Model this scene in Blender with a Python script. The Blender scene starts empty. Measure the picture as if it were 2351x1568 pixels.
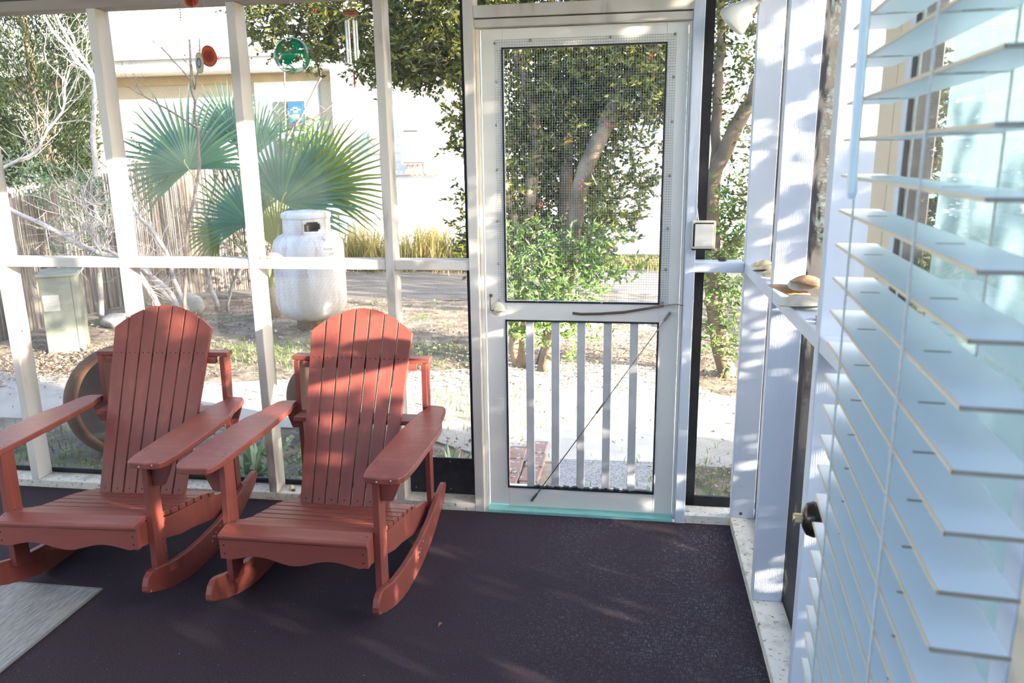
import bpy, bmesh, math, random
import numpy as np
from mathutils import Vector, Matrix, noise as mnoise

# ------------------------------------------------------------ camera, sky, sun, exposure
C = bpy.context.scene.collection
scn = bpy.context.scene
R = random.Random(7)

yaw, pitch, roll = 0.155323, -0.233220, -0.013686
F_PX = 1785.33
cy, sy = math.cos(yaw), math.sin(yaw)
fw = Vector((-sy*math.cos(pitch), cy*math.cos(pitch), math.sin(pitch)))
r0 = Vector((cy, sy, 0)); u0 = r0.cross(fw)
rt = math.cos(roll)*r0 + math.sin(roll)*u0
up = -math.sin(roll)*r0 + math.cos(roll)*u0
cd = bpy.data.cameras.new('camera'); cam = bpy.data.objects.new('camera', cd); C.objects.link(cam)
cam.matrix_world = Matrix(((rt.x, up.x, -fw.x, 0.6479), (rt.y, up.y, -fw.y, -3.0615), (rt.z, up.z, -fw.z, 1.5), (0, 0, 0, 1)))
cd.sensor_width = 36; cd.lens = F_PX/2351*36; cd.clip_start = 0.02; cd.clip_end = 200
cd.dof.use_dof = True; cd.dof.focus_distance = 2.9; cd.dof.aperture_fstop = 9.0
scn.camera = cam

SUN_DIR = Vector((-1, 0.42, -0.240)).normalized()      # the way the light travels
w = bpy.data.worlds.new('sky'); scn.world = w; w.use_nodes = True
nt = w.node_tree; bg = nt.nodes['Background']
sky = nt.nodes.new('ShaderNodeTexSky'); sky.sky_type = 'NISHITA'; sky.sun_disc = False
sky.sun_elevation = math.radians(24); sky.sun_rotation = math.radians(100); sky.air_density = 1.0; sky.dust_density = 1.5
nt.links.new(sky.outputs[0], bg.inputs[0]); bg.inputs[1].default_value = 0.68
sd = bpy.data.lights.new('sun', 'SUN'); sd.energy = 25; sd.angle = math.radians(0.7); sd.color = (1, 0.86, 0.68)
so = bpy.data.objects.new('sun', sd); C.objects.link(so); so.rotation_euler = SUN_DIR.to_track_quat('-Z', 'Y').to_euler()
scn.view_settings.view_transform = 'Standard'; scn.view_settings.look = 'None'
scn.view_settings.gamma = 1; scn.view_settings.use_curve_mapping = False
scn.view_settings.exposure = 1.12

# ------------------------------------------------------------ helpers
class MB:
    def __init__(s): s.v = []; s.f = []; s.m = []
    def add(s, vs, fs, mi=0):
        o = len(s.v); s.v += [tuple(p) for p in vs]; s.f += [tuple(i+o for i in f) for f in fs]; s.m += [mi]*len(fs)
        return s
    def box(s, a, b, mi=0, M=None):
        x0, y0, z0 = a; x1, y1, z1 = b
        vs = [Vector(p) for p in ((x0,y0,z0),(x1,y0,z0),(x1,y1,z0),(x0,y1,z0),(x0,y0,z1),(x1,y0,z1),(x1,y1,z1),(x0,y1,z1))]
        if M: vs = [M@p for p in vs]
        return s.add(vs, [(0,3,2,1),(4,5,6,7),(0,1,5,4),(1,2,6,5),(2,3,7,6),(3,0,4,7)], mi)
    def prism(s, pts, fn, a, b, mi=0):
        """pts 2D outline (ccw seen from +), fn(p,q,t) -> 3D"""
        n = len(pts)
        vs = [fn(p[0], p[1], a) for p in pts] + [fn(p[0], p[1], b) for p in pts]
        fs = [tuple(range(n))[::-1], tuple(range(n, 2*n))] + [(i, (i+1) % n, n+(i+1) % n, n+i) for i in range(n)]
        return s.add(vs, fs, mi)
    def tube(s, pts, rad, n=6, mi=0, cap=True):
        pts = [Vector(p) for p in pts]
        if not hasattr(rad, '__len__'): rad = [rad]*len(pts)
        vs = []; ref = Vector((0.31, 0.17, 0.93))
        for i, p in enumerate(pts):
            d = (pts[min(i+1, len(pts)-1)]-pts[max(i-1, 0)])
            if d.length < 1e-9: d = Vector((0, 0, 1))
            d.normalize(); a = d.cross(ref)
            if a.length < .05: a = d.cross(Vector((1, 0, 0)))
            a.normalize(); b = d.cross(a)
            for k in range(n):
                t = 2*math.pi*k/n; vs.append(p+rad[i]*(math.cos(t)*a+math.sin(t)*b))
        fs = []
        for i in range(len(pts)-1):
            for k in range(n): fs.append((i*n+k, i*n+(k+1) % n, (i+1)*n+(k+1) % n, (i+1)*n+k))
        if cap: fs += [tuple(range(n))[::-1], tuple(range((len(pts)-1)*n, len(pts)*n))]
        return s.add(vs, fs, mi)
    def lathe(s, prof, n=32, M=None, mi=0):
        M = M or Matrix(); vs = []; fs = []
        for r, z in prof:
            for k in range(n):
                t = 2*math.pi*k/n; vs.append(M@Vector((r*math.cos(t), r*math.sin(t), z)))
        for i in range(len(prof)-1):
            for k in range(n): fs.append((i*n+k, i*n+(k+1) % n, (i+1)*n+(k+1) % n, (i+1)*n+k))
        return s.add(vs, fs, mi)
    def build(s, name, mat, parent=None, bevel=0, smooth=False, loc=None):
        me = bpy.data.meshes.new(name); me.from_pydata([tuple(p) for p in s.v], [], s.f); me.update()
        mats = mat if isinstance(mat, (list, tuple)) else [mat]
        for q in mats: me.materials.append(q)
        if len(mats) > 1: me.polygons.foreach_set('material_index', s.m)
        if smooth: me.polygons.foreach_set('use_smooth', [True]*len(me.polygons))
        o = bpy.data.objects.new(name, me); C.objects.link(o)
        if parent: o.parent = parent
        if loc: o.location = loc
        if bevel:
            b = o.modifiers.new('bevel', 'BEVEL'); b.width = bevel; b.segments = 2; b.limit_method = 'ANGLE'; b.angle_limit = math.radians(40)
            b.harden_normals = False
        return o

def tag(o, label, cat=None, group=None, kind=None):
    if label: o['label'] = label
    if cat: o['category'] = cat
    if group: o['group'] = group
    if kind: o['kind'] = kind
    return o
def thing(name, label, cat, loc=(0, 0, 0), rz=0, group=None, kind=None):
    o = bpy.data.objects.new(name, None); C.objects.link(o); o.location = loc; o.rotation_euler = (0, 0, rz)
    o.empty_display_size = .05
    return tag(o, label, cat, group, kind)
def dup(root, loc, rz=0, label=None, scale=None):
    r = root.copy(); C.objects.link(r); r.location = loc; r.rotation_euler = (0, 0, rz)
    if label: r['label'] = label
    if scale: r.scale = (scale,)*3
    for ch in list(root.children):
        c = ch.copy(); C.objects.link(c); c.parent = r
        for g in list(ch.children):
            d = g.copy(); C.objects.link(d); d.parent = c
    return r
def struct(o): o['kind'] = 'structure'; return o

# ------------------------------------------------------------ materials
def mat(name, col, rough=.6, col2=None, scale=8, detail=4, fac=(.35, .65), bump=0, bscale=None, metal=0, stretch=None, coord='Object', spec=.5, col3=None, scale3=30, fac3=(.6, .7), trans=0):
    m = bpy.data.materials.new(name); m.use_nodes = True; n = m.node_tree.nodes; L = m.node_tree.links
    p = n['Principled BSDF']; p.inputs['Roughness'].default_value = rough; p.inputs['Metallic'].default_value = metal
    p.inputs['Specular IOR Level'].default_value = spec
    p.inputs['Base Color'].default_value = (*col, 1)
    tc = n.new('ShaderNodeTexCoord'); mp = n.new('ShaderNodeMapping'); L.new(tc.outputs[coord], mp.inputs[0])
    if stretch: mp.inputs['Scale'].default_value = stretch
    last = None
    def layer(prev, c1, c2, sc, fc):
        t = n.new('ShaderNodeTexNoise'); t.inputs['Scale'].default_value = sc; t.inputs['Detail'].default_value = detail; L.new(mp.outputs[0], t.inputs[0])
        r = n.new('ShaderNodeValToRGB'); r.color_ramp.elements[0].position = fc[0]; r.color_ramp.elements[1].position = fc[1]
        L.new(t.outputs[0], r.inputs[0])
        x = n.new('ShaderNodeMix'); x.data_type = 'RGBA'; L.new(r.outputs[0], x.inputs[0])
        if prev is None: x.inputs[6].default_value = (*c1, 1)
        else: L.new(prev, x.inputs[6])
        x.inputs[7].default_value = (*c2, 1); return x.outputs[2]
    if col2: last = layer(None, col, col2, scale, fac)
    if col3: last = layer(last, col, col3, scale3, fac3)
    if last: L.new(last, p.inputs['Base Color'])
    if bump:
        t = n.new('ShaderNodeTexNoise'); t.inputs['Scale'].default_value = bscale or scale*4; t.inputs['Detail'].default_value = 3; L.new(mp.outputs[0], t.inputs[0])
        b = n.new('ShaderNodeBump'); b.inputs['Strength'].default_value = bump; b.inputs['Distance'].default_value = .003
        L.new(t.outputs[0], b.inputs['Height']); L.new(b.outputs[0], p.inputs['Normal'])
    return m

def leafmat(name, cols, rough=.45, trans=.35):
    m = bpy.data.materials.new(name); m.use_nodes = True; n = m.node_tree.nodes; L = m.node_tree.links
    p = n['Principled BSDF']; out = n['Material Output']; p.inputs['Roughness'].default_value = rough
    g = n.new('ShaderNodeNewGeometry'); r = n.new('ShaderNodeValToRGB'); L.new(g.outputs['Random Per Island'], r.inputs[0])
    e = r.color_ramp.elements
    while len(e) < len(cols): e.new(.5)
    for i, c in enumerate(cols): e[i].position = i/max(1, len(cols)-1); e[i].color = (*c, 1)
    L.new(r.outputs[0], p.inputs['Base Color'])
    t = n.new('ShaderNodeBsdfTranslucent'); hs = n.new('ShaderNodeHueSaturation'); hs.inputs['Value'].default_value = 1.6; hs.inputs['Saturation'].default_value = 1.1; L.new(r.outputs[0], hs.inputs['Color']); L.new(hs.outputs[0], t.inputs[0])
    mx = n.new('ShaderNodeMixShader'); mx.inputs[0].default_value = trans
    L.new(p.outputs[0], mx.inputs[1]); L.new(t.outputs[0], mx.inputs[2]); L.new(mx.outputs[0], out.inputs[0])
    return m

M = {}
M['white'] = mat('old_white_paint', (.76, .73, .68), .6, (.56, .51, .46), 5, fac=(.42, .75), bump=.25, bscale=40, stretch=(1, 1, .25), col3=(.34, .30, .27), scale3=10, fac3=(.58, .72))
M['white_sky_tint'] = mat('white_paint_sky_tint', (.66, .74, .86), .45, (.62, .68, .80), 6, bump=.15, bscale=60, stretch=(1, 1, .25))  # white paint with the blue of the skylight put into its colour
M['sill'] = mat('mildewed_white_sill', (.80, .77, .69), .7, (.52, .48, .38), 16, detail=8, fac=(.5, .75), bump=.3, bscale=80, col3=(.24, .19, .13), scale3=60, fac3=(.6, .7))
M['door'] = mat('cream_white_door_paint', (.88, .86, .80), .4, (.85, .83, .78), 3, bump=.05, bscale=80)
M['gasket'] = mat('black_gasket', (.015, .015, .018), .5, (.03, .03, .035), 40)
M['frame_black'] = mat('black_screen_frame', (.02, .02, .028), .55, (.035, .035, .045), 30, bump=.2, bscale=300)
M['screen'] = mat('weathered_screen_mesh', (.028, .028, .032), .7, (.05, .047, .045), 8)
M['baluster'] = mat('grey_white_baluster_paint', (.62, .63, .64), .5, (.52, .53, .54), 10)
M['steel'] = mat('galvanised_steel', (.48, .48, .47), .35, (.30, .29, .27), 60, metal=.9)
M['rust'] = mat('rusty_steel', (.25, .17, .11), .6, (.10, .07, .05), 90, metal=.6, bump=.3)
M['rubber'] = mat('brown_rubber_sleeve', (.09, .06, .05), .6, (.13, .09, .07), 60)
M['aqua'] = mat('turquoise_painted_board', (.30, .66, .62), .5, (.24, .56, .54), 12, bump=.2)
M['aqua_wall'] = mat('pale_aqua_wall_paint', (.66, .86, .88), .7, (.60, .80, .84), 4, bump=.2, bscale=120)
M['red'] = mat('barn_red_chair_paint', (.24, .066, .052), .45, (.20, .046, .037), 5, fac=(.4, .7), bump=.35, bscale=30, stretch=(1, 1, .12), col3=(.30, .085, .065), scale3=26, fac3=(.55, .8))
M['red_x'] = mat('barn_red_chair_paint_worn', (.26, .066, .051), .45, (.20, .048, .038), 6, fac=(.4, .7), bump=.35, bscale=30, stretch=(.15, 1, 1), col3=(.32, .10, .075), scale3=26, fac3=(.55, .8))
M['hole'] = mat('dark_screw_hole', (.02, .015, .012), .8, (.04, .03, .02), 50)
M['chip'] = mat('bare_chipped_spot', (.75, .68, .6), .8, (.6, .5, .4), 50)
M['rug'] = mat('grey_heather_rug', (.44, .44, .45), .95, (.25, .25, .26), 60, detail=6, fac=(.35, .65), bump=.6, bscale=400, stretch=(4, .35, 1))
M['rug_edge'] = mat('grey_rug_binding', (.20, .21, .21), .9, (.26, .26, .25), 200)
M['slat'] = mat('white_blind_slat', (.80, .88, .95), .35, (.78, .86, .94), 3)
M['slat_edge'] = mat('blind_edge_warm_light', (.80, .68, .50), .5, (.76, .64, .46), 3)  # warm light on the slat fronts put into the colour
M['slat_shade_slot'] = mat('slat_end_shade_and_slot', (.34, .29, .24), .6, (.30, .25, .2), 30)  # near slat ends darkened with shade put into the colour; cord slots share it
M['bright_sheet'] = mat('added_pale_aqua_sheet', (.58, .72, .76), .8, (.55, .69, .73), 3)
M['cord'] = mat('cream_blind_cord', (.74, .72, .66), .7, (.62, .6, .55), 200)
M['brass'] = mat('brass', (.72, .60, .36), .3, (.5, .42, .26), 50, metal=1)
M['dark_bronze'] = mat('dark_bronze', (.035, .028, .022), .22, (.05, .04, .03), 30, metal=.6)
M['ivory'] = mat('ivory_plastic', (.80, .76, .62), .45, (.74, .70, .58), 8)
M['wood_dark'] = mat('dark_stained_ceiling_beam', (.10, .075, .06), .7, (.16, .12, .10), 8, stretch=(.2, 1, 1), bump=.2)
M['plate'] = mat('weathered_header_paint', (.42, .37, .32), .65, (.30, .26, .22), 6, stretch=(.3, 1, 1), bump=.3)
M['ceiling'] = mat('pale_green_ceiling', (.62, .68, .60), .7, (.56, .62, .54), 3)
M['concrete'] = mat('sun_bleached_concrete', (.46, .42, .36), .9, (.37, .34, .30), 5, detail=8, bump=.5, bscale=60, col3=(.30, .28, .25), scale3=22, fac3=(.68, .78))
M['aggregate'] = mat('exposed_aggregate_concrete', (.27, .26, .26), .9, (.15, .145, .15), 90, detail=3, fac=(.42, .6), bump=.7, bscale=90, col3=(.40, .35, .31), scale3=120, fac3=(.6, .66))
M['shaded_concrete'] = mat('concrete_driveway_painted_shade', (.10, .092, .088), .9, (.17, .155, .14), 4, bump=.4, bscale=70, stretch=(.3, 2.5, 1))  # concrete lying in shade; the dark streaky shade is put into the colour
M['ground'] = mat('leaf_strewn_soil', (.17, .13, .10), .95, (.33, .27, .195), 6, detail=10, fac=(.42, .62), bump=1, bscale=60, col3=(.14, .20, .06), scale3=2.2, fac3=(.58, .68))
M['brick'] = mat('weathered_brick', (.26, .14, .115), .9, (.20, .145, .125), 14, bump=.5, bscale=80, col3=(.48, .40, .36), scale3=30, fac3=(.6, .72))
M['block'] = mat('grey_rubble_block', (.45, .43, .40), .9, (.32, .30, .27), 12, bump=.6)
M['holly'] = leafmat('holly_leaves', [(.022, .036, .010), (.06, .080, .014), (.12, .14, .02), (.26, .24, .045)])
M['holly_young'] = leafmat('young_holly_leaves', [(.05, .12, .03), (.11, .20, .05), (.24, .32, .11)], trans=.4)
M['ivy'] = leafmat('ivy_leaves', [(.05, .11, .04), (.12, .22, .09), (.38, .42, .28)])
M['berry'] = mat('red_berries', (.55, .03, .025), .35, (.42, .02, .02), 30)
M['bark'] = mat('grey_brown_bark', (.27, .205, .14), .9, (.15, .115, .08), 12, bump=.8, bscale=40, stretch=(1, 1, .4))
M['pale_bark'] = mat('pale_fig_bark', (.50, .47, .45), .8, (.30, .27, .25), 12, bump=.5, bscale=40)
M['dark_bark'] = mat('dark_sapling_bark', (.13, .10, .085), .8, (.21, .17, .15), 20, bump=.5)
M['palm'] = leafmat('blue_green_palmetto_blades', [(.07, .15, .11), (.10, .20, .13), (.14, .24, .12)], trans=.3)
M['palm_olive'] = leafmat('olive_palmetto_blades', [(.10, .14, .03), (.15, .19, .05), (.13, .18, .06)], trans=.4)
M['palm_stem'] = mat('yellow_green_petiole', (.34, .36, .10), .5, (.22, .26, .08), 10)
M['cedar'] = leafmat('cedar_sprays', [(.006, .016, .006), (.014, .034, .010), (.045, .06, .012)], trans=.2)
M['grass'] = leafmat('sunlit_grass_blades', [(.07, .10, .025), (.20, .19, .06), (.36, .27, .13)], trans=.4)
M['turf'] = leafmat('low_green_weeds', [(.07, .14, .03), (.16, .26, .05), (.25, .30, .10)], trans=.35)
M['litter'] = leafmat('dry_leaf_litter', [(.13, .085, .05), (.26, .19, .13), (.38, .31, .24), (.18, .15, .13)], rough=.9, trans=.1)
M['aloe'] = mat('grey_green_aloe', (.16, .26, .14), .5, (.24, .33, .18), 12, bump=.2)
M['reed'] = mat('split_reed', (.22, .185, .15), .9, (.10, .082, .066), 9, detail=6, stretch=(6, 6, .3), bump=.4, fac=(.4, .6))
M['reed2'] = mat('pale_split_reed', (.32, .29, .26), .9, (.20, .18, .165), 9, stretch=(6, 6, .3), bump=.4)
M['box_green'] = mat('blotchy_green_grey_steel', (.17, .19, .165), .6, (.12, .14, .115), 4, bump=.1, col3=(.24, .26, .22), scale3=3, fac3=(.55, .66))  # broad lighter and darker blotches
M['label'] = mat('faded_paper_label', (.38, .39, .37), .6, (.28, .29, .28), 30, stretch=(1, 1, 12))
M['tank'] = mat('chalky_white_tank_paint', (.56, .57, .60), .5, (.43, .41, .39), 5, detail=8, fac=(.42, .66), stretch=(1.6, 1.6, .35), bump=.15, col3=(.25, .21, .17), scale3=9, fac3=(.60, .76))
M['terracotta'] = mat('brown_glazed_bowl', (.13, .062, .034), .9, (.19, .105, .06), 3, spec=.15, bump=.3, bscale=30, col3=(.12, .08, .06), scale3=9, fac3=(.55, .7))
M['bowl_in_shade'] = mat('bowl_inside_painted_shade', (.022, .018, .020), .9, (.035, .028, .027), 10)  # shade inside the bowl is put into this dark colour
M['siding'] = mat('white_house_siding', (.66, .69, .74), .6, (.61, .64, .69), 3)
M['tan_siding'] = mat('tan_house_siding', (.62, .54, .42), .7, (.57, .50, .38), 3)
M['fascia'] = mat('white_fascia_board', (.84, .85, .87), .5, (.78, .79, .82), 6)
M['roof'] = mat('white_metal_roof', (.82, .83, .85), .4, (.75, .76, .79), 2)
M['trim_tan'] = mat('tan_trim_board', (.62, .49, .30), .7, (.52, .41, .25), 5)
M['inner_wall'] = mat('weathered_blue_grey_board_wall', (.60, .66, .74), .8, (.55, .61, .68), 5, stretch=(1, 1, .2))
M['far_aqua'] = mat('pale_turquoise_house_wall', (.45, .74, .78), .6, (.40, .68, .72), 3)
M['glass_dark'] = mat('dark_window_glass', (.04, .05, .05), .08, (.08, .10, .09), 2)
M['blue_sign'] = mat('blue_poster', (.02, .09, .30), .5, (.03, .12, .36), 6)
M['copper'] = mat('copper_pipe', (.55, .30, .18), .4, (.35, .2, .12), 30, metal=.8)
M['shell'] = mat('tan_clam_shell', (.60, .38, .22), .5, (.38, .20, .10), 30, fac=(.4, .65), bump=.3, bscale=90, stretch=(1, 1, 4))
M['shell_grey'] = mat('pearly_grey_shell', (.62, .60, .54), .35, (.45, .42, .34), 20, bump=.2)
M['shell_yellow'] = mat('pale_yellow_shell', (.82, .68, .44), .5, (.62, .46, .26), 25, bump=.3)
M['pebble'] = mat('white_pebble', (.75, .72, .68), .6, (.6, .57, .52), 40, bump=.2)
M['chime_wood'] = mat('red_brown_chime_wood', (.36, .09, .04), .5, (.28, .07, .03), 20)
M['aluminium'] = mat('brushed_aluminium', (.75, .76, .78), .25, (.6, .61, .63), 40, metal=1)
M['twine'] = mat('tan_twine', (.50, .36, .2), .8, (.38, .27, .15), 60)
M['lamp_white'] = mat('frosted_white_lamp_glass', (.88, .88, .84), .25, (.84, .84, .80), 8)
M['lamp_socket'] = mat('white_lamp_socket', (.78, .76, .72), .4, (.7, .68, .64), 20)
M['rod_grey'] = mat('dull_grey_rod', (.30, .29, .25), .45, (.2, .19, .17), 60, metal=.7)
M['dry_leaf'] = mat('curled_brown_leaf', (.34, .18, .08), .8, (.2, .1, .05), 60)
M['bug_dark'] = mat('dark_brown_bark_chip', (.07, .045, .035), .8, (.12, .08, .06), 50)

def carpet():
    m = bpy.data.materials.new('plum_grey_outdoor_carpet'); m.use_nodes = True; n = m.node_tree.nodes; L = m.node_tree.links
    p = n['Principled BSDF']; p.inputs['Roughness'].default_value = .95; p.inputs['Specular IOR Level'].default_value = .2
    tc = n.new('ShaderNodeTexCoord')
    def noise(scale, stretch, detail=2):
        mp = n.new('ShaderNodeMapping'); mp.inputs['Scale'].default_value = stretch; L.new(tc.outputs['Object'], mp.inputs[0])
        t = n.new('ShaderNodeTexNoise'); t.inputs['Scale'].default_value = scale; t.inputs['Detail'].default_value = detail; L.new(mp.outputs[0], t.inputs[0]); return t.outputs[0]
    def ramp(i, a, b, ca=(0, 0, 0, 1), cb=(1, 1, 1, 1)):
        r = n.new('ShaderNodeValToRGB'); r.color_ramp.elements[0].position = a; r.color_ramp.elements[1].position = b
        r.color_ramp.elements[0].color = ca; r.color_ramp.elements[1].color = cb; L.new(i, r.inputs[0]); return r.outputs[0]
    def mix(f, a, b):
        x = n.new('ShaderNodeMix'); x.data_type = 'RGBA'; L.new(f, x.inputs[0]); L.new(a, x.inputs[6])
        if isinstance(b, tuple): x.inputs[7].default_value = b
        else: L.new(b, x.inputs[7])
        return x.outputs[2]
    base = ramp(noise(260, (1, 1, 1), 3), .35, .65, (.030, .021, .028, 1), (.064, .048, .062, 1))
    # pale dust worn into the weave: cross-hatched, mostly along the right side of the room
    dx = ramp(noise(420, (1, .10, 1)), .58, .74); dy = ramp(noise(420, (.10, 1, 1)), .58, .74)
    mxm = n.new('ShaderNodeMath'); mxm.operation = 'MAXIMUM'; L.new(dx, mxm.inputs[0]); L.new(dy, mxm.inputs[1])
    sx = n.new('ShaderNodeSeparateXYZ'); L.new(tc.outputs['Object'], sx.inputs[0])
    area = ramp(sx.outputs[0], -.6, .95); pat = ramp(noise(3, (1, 1, 1), 3), .35, .65)
    m1 = n.new('ShaderNodeMath'); m1.operation = 'MULTIPLY'; L.new(mxm.outputs[0], m1.inputs[0]); L.new(area, m1.inputs[1])
    m2 = n.new('ShaderNodeMath'); m2.operation = 'MULTIPLY'; L.new(m1.outputs[0], m2.inputs[0]); L.new(pat, m2.inputs[1])
    c = mix(m2.outputs[0], base, (.26, .27, .32, 1))
    lint = ramp(noise(170, (1, 1, 1), 1), .78, .80)
    c = mix(lint, c, (.5, .5, .5, 1))
    L.new(c, p.inputs['Base Color'])
    b = n.new('ShaderNodeBump'); b.inputs['Strength'].default_value = .6; b.inputs['Distance'].default_value = .002; L.new(noise(500, (1, 1, 1)), b.inputs['Height']); L.new(b.outputs[0], p.inputs['Normal'])
    return m
M['carpet'] = carpet()

def frontfres(n, L, ior):
    f = n.new('ShaderNodeFresnel'); f.inputs[0].default_value = ior; g = n.new('ShaderNodeNewGeometry')
    s_ = n.new('ShaderNodeMath'); s_.operation = 'SUBTRACT'; s_.inputs[0].default_value = 1; L.new(g.outputs['Backfacing'], s_.inputs[1])
    q = n.new('ShaderNodeMath'); q.operation = 'MULTIPLY'; L.new(f.outputs[0], q.inputs[0]); L.new(s_.outputs[0], q.inputs[1]); return q
def glassmat(name, col=(1, 1, 1), alpha=.12, rough=.02):
    m = bpy.data.materials.new(name); m.use_nodes = True; n = m.node_tree.nodes; L = m.node_tree.links
    for x in list(n):
        if x.type != 'OUTPUT_MATERIAL': n.remove(x)
    t = n.new('ShaderNodeBsdfTransparent'); t.inputs[0].default_value = (*col, 1)
    g = n.new('ShaderNodeBsdfGlossy'); g.inputs['Roughness'].default_value = rough
    f = frontfres(n, L, 1.55)
    ns = n.new('ShaderNodeTexNoise'); ns.inputs['Scale'].default_value = 2; bp_ = n.new('ShaderNodeBump'); bp_.inputs['Strength'].default_value = .02; L.new(ns.outputs[0], bp_.inputs['Height']); L.new(bp_.outputs[0], g.inputs['Normal'])
    mx = n.new('ShaderNodeMixShader'); L.new(f.outputs[0], mx.inputs[0]); L.new(t.outputs[0], mx.inputs[1]); L.new(g.outputs[0], mx.inputs[2])
    L.new(mx.outputs[0], n['Material Output'].inputs[0])
    return m
def sheer(m, f=.25):
    n = m.node_tree.nodes; L = m.node_tree.links; p = n['Principled BSDF']; t = n.new('ShaderNodeBsdfTranslucent'); t.inputs[0].default_value = (.80, .90, .92, 1)
    x = n.new('ShaderNodeMixShader'); x.inputs[0].default_value = f; L.new(p.outputs[0], x.inputs[1]); L.new(t.outputs[0], x.inputs[2]); L.new(x.outputs[0], n['Material Output'].inputs[0])
sheer(M['bright_sheet'])
M['pane'] = glassmat('clear_pane', (.94, .97, .98))
def ballmat():
    m = bpy.data.materials.new('clear_glass_with_green_swirls'); m.use_nodes = True; n = m.node_tree.nodes; L = m.node_tree.links
    p = n['Principled BSDF']; out = n['Material Output']
    tc = n.new('ShaderNodeTexCoord'); t = n.new('ShaderNodeTexNoise'); t.inputs['Scale'].default_value = 13; t.inputs['Distortion'].default_value = 1.5; L.new(tc.outputs['Object'], t.inputs[0])
    sx = n.new('ShaderNodeSeparateXYZ'); L.new(tc.outputs['Object'], sx.inputs[0])
    ad = n.new('ShaderNodeMath'); ad.operation = 'MULTIPLY_ADD'; L.new(sx.outputs[2], ad.inputs[0]); ad.inputs[1].default_value = .9; L.new(t.outputs[0], ad.inputs[2])
    r = n.new('ShaderNodeValToRGB'); r.color_ramp.elements[0].position = .50; r.color_ramp.elements[1].position = .55; L.new(ad.outputs[0], r.inputs[0])
    c = n.new('ShaderNodeValToRGB'); c.color_ramp.elements[0].color = (.0, .25, .13, 1); c.color_ramp.elements[1].color = (.08, .03, .0, 1); c.color_ramp.elements[0].position = .62; c.color_ramp.elements[1].position = .74; L.new(ad.outputs[0], c.inputs[0])
    L.new(c.outputs[0], p.inputs['Base Color']); p.inputs['Roughness'].default_value = .1
    tr = n.new('ShaderNodeBsdfTransparent'); tr.inputs[0].default_value = (.74, .82, .78, 1)
    g = n.new('ShaderNodeBsdfGlossy'); g.inputs['Roughness'].default_value = .03
    f = frontfres(n, L, 1.9)
    m1 = n.new('ShaderNodeMixShader'); L.new(f.outputs[0], m1.inputs[0]); L.new(tr.outputs[0], m1.inputs[1]); L.new(g.outputs[0], m1.inputs[2])
    m2 = n.new('ShaderNodeMixShader'); L.new(r.outputs[0], m2.inputs[0]); L.new(m1.outputs[0], m2.inputs[1]); L.new(p.outputs[0], m2.inputs[2])
    L.new(m2.outputs[0], out.inputs[0]); return m
M['ball'] = ballmat()
def agatemat(name, cols):
    m = bpy.data.materials.new(name); m.use_nodes = True; n = m.node_tree.nodes; L = m.node_tree.links
    p = n['Principled BSDF']; out = n['Material Output']
    tc = n.new('ShaderNodeTexCoord'); ln = n.new('ShaderNodeVectorMath'); ln.operation = 'LENGTH'
    sc = n.new('ShaderNodeVectorMath'); sc.operation = 'MULTIPLY'; sc.inputs[1].default_value = (1, 0, .8); L.new(tc.outputs['Object'], sc.inputs[0]); L.new(sc.outputs[0], ln.inputs[0])
    ml = n.new('ShaderNodeMath'); ml.operation = 'MULTIPLY'; ml.inputs[1].default_value = 30; L.new(ln.outputs['Value'], ml.inputs[0])
    r = n.new('ShaderNodeValToRGB'); e = r.color_ramp.elements
    while len(e) < len(cols): e.new(.5)
    for i, (q, c) in enumerate(cols): e[i].position = q; e[i].color = (*c, 1)
    L.new(ml.outputs[0], r.inputs[0]); L.new(r.outputs[0], p.inputs['Base Color']); p.inputs['Roughness'].default_value = .25
    t = n.new('ShaderNodeBsdfTranslucent'); L.new(r.outputs[0], t.inputs[0]); mx = n.new('ShaderNodeMixShader'); mx.inputs[0].default_value = .5
    L.new(p.outputs[0], mx.inputs[1]); L.new(t.outputs[0], mx.inputs[2]); L.new(mx.outputs[0], out.inputs[0]); return m
M['agate_red'] = agatemat('red_orange_agate', [(0, (.30, .03, .01)), (.45, (.45, .05, .01)), (.72, (.80, .16, .03)), (1, (.25, .10, .05))])
M['agate_green'] = agatemat('banded_white_green_agate', [(0, (.15, .4, .5)), (.15, (.75, .8, .8)), (.4, (.05, .18, .17)), (.52, (.8, .8, .72)), (.85, (.75, .68, .5)), (1, (.3, .2, .12))])

# ------------------------------------------------------------ porch setting
XR = 1.0725; GZ = -.2
floor = struct(MB().box((-4.2, -4.0, -.06), (XR, 0, 0)).build('floor', M['carpet']))
struct(MB().box((-4.2, -4.0, -.20), (XR+.09, .089, -.06)).build('trim_1', M['aqua']))
struct(MB().box((-4.4, -3.15, 2.30), (XR+.25, .16, 2.36)).build('ceiling', M['ceiling']))
hb = MB().box((-4.4, .0, 2.105), (-.02, .089, 2.145)).build('trim_2', M['plate'], bevel=.002); struct(hb)
struct(MB().box((-4.4, .03, 2.145), (XR+.09, .12, 2.30)).build('trim_3', M['wood_dark']))
struct(MB().box((XR, -4.0, 2.145), (XR+.09, .03, 2.30)).build('trim_4', M['white_sky_tint']))
struct(MB().box((1.10, -4.2, 0), (1.19, -2.72, 2.145)).build('wall_right', M['aqua_wall']))
struct(MB().box((-4.4, -4.2, 0), (XR+.2, -4.0, 2.3)).build('wall_back', M['inner_wall']))
struct(MB().box((-4.4, -4.0, 0), (-4.2, 0, 2.3)).build('added_wall_left', M['inner_wall']))  # out-of-view left side, closed off to cut the fill light
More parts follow.
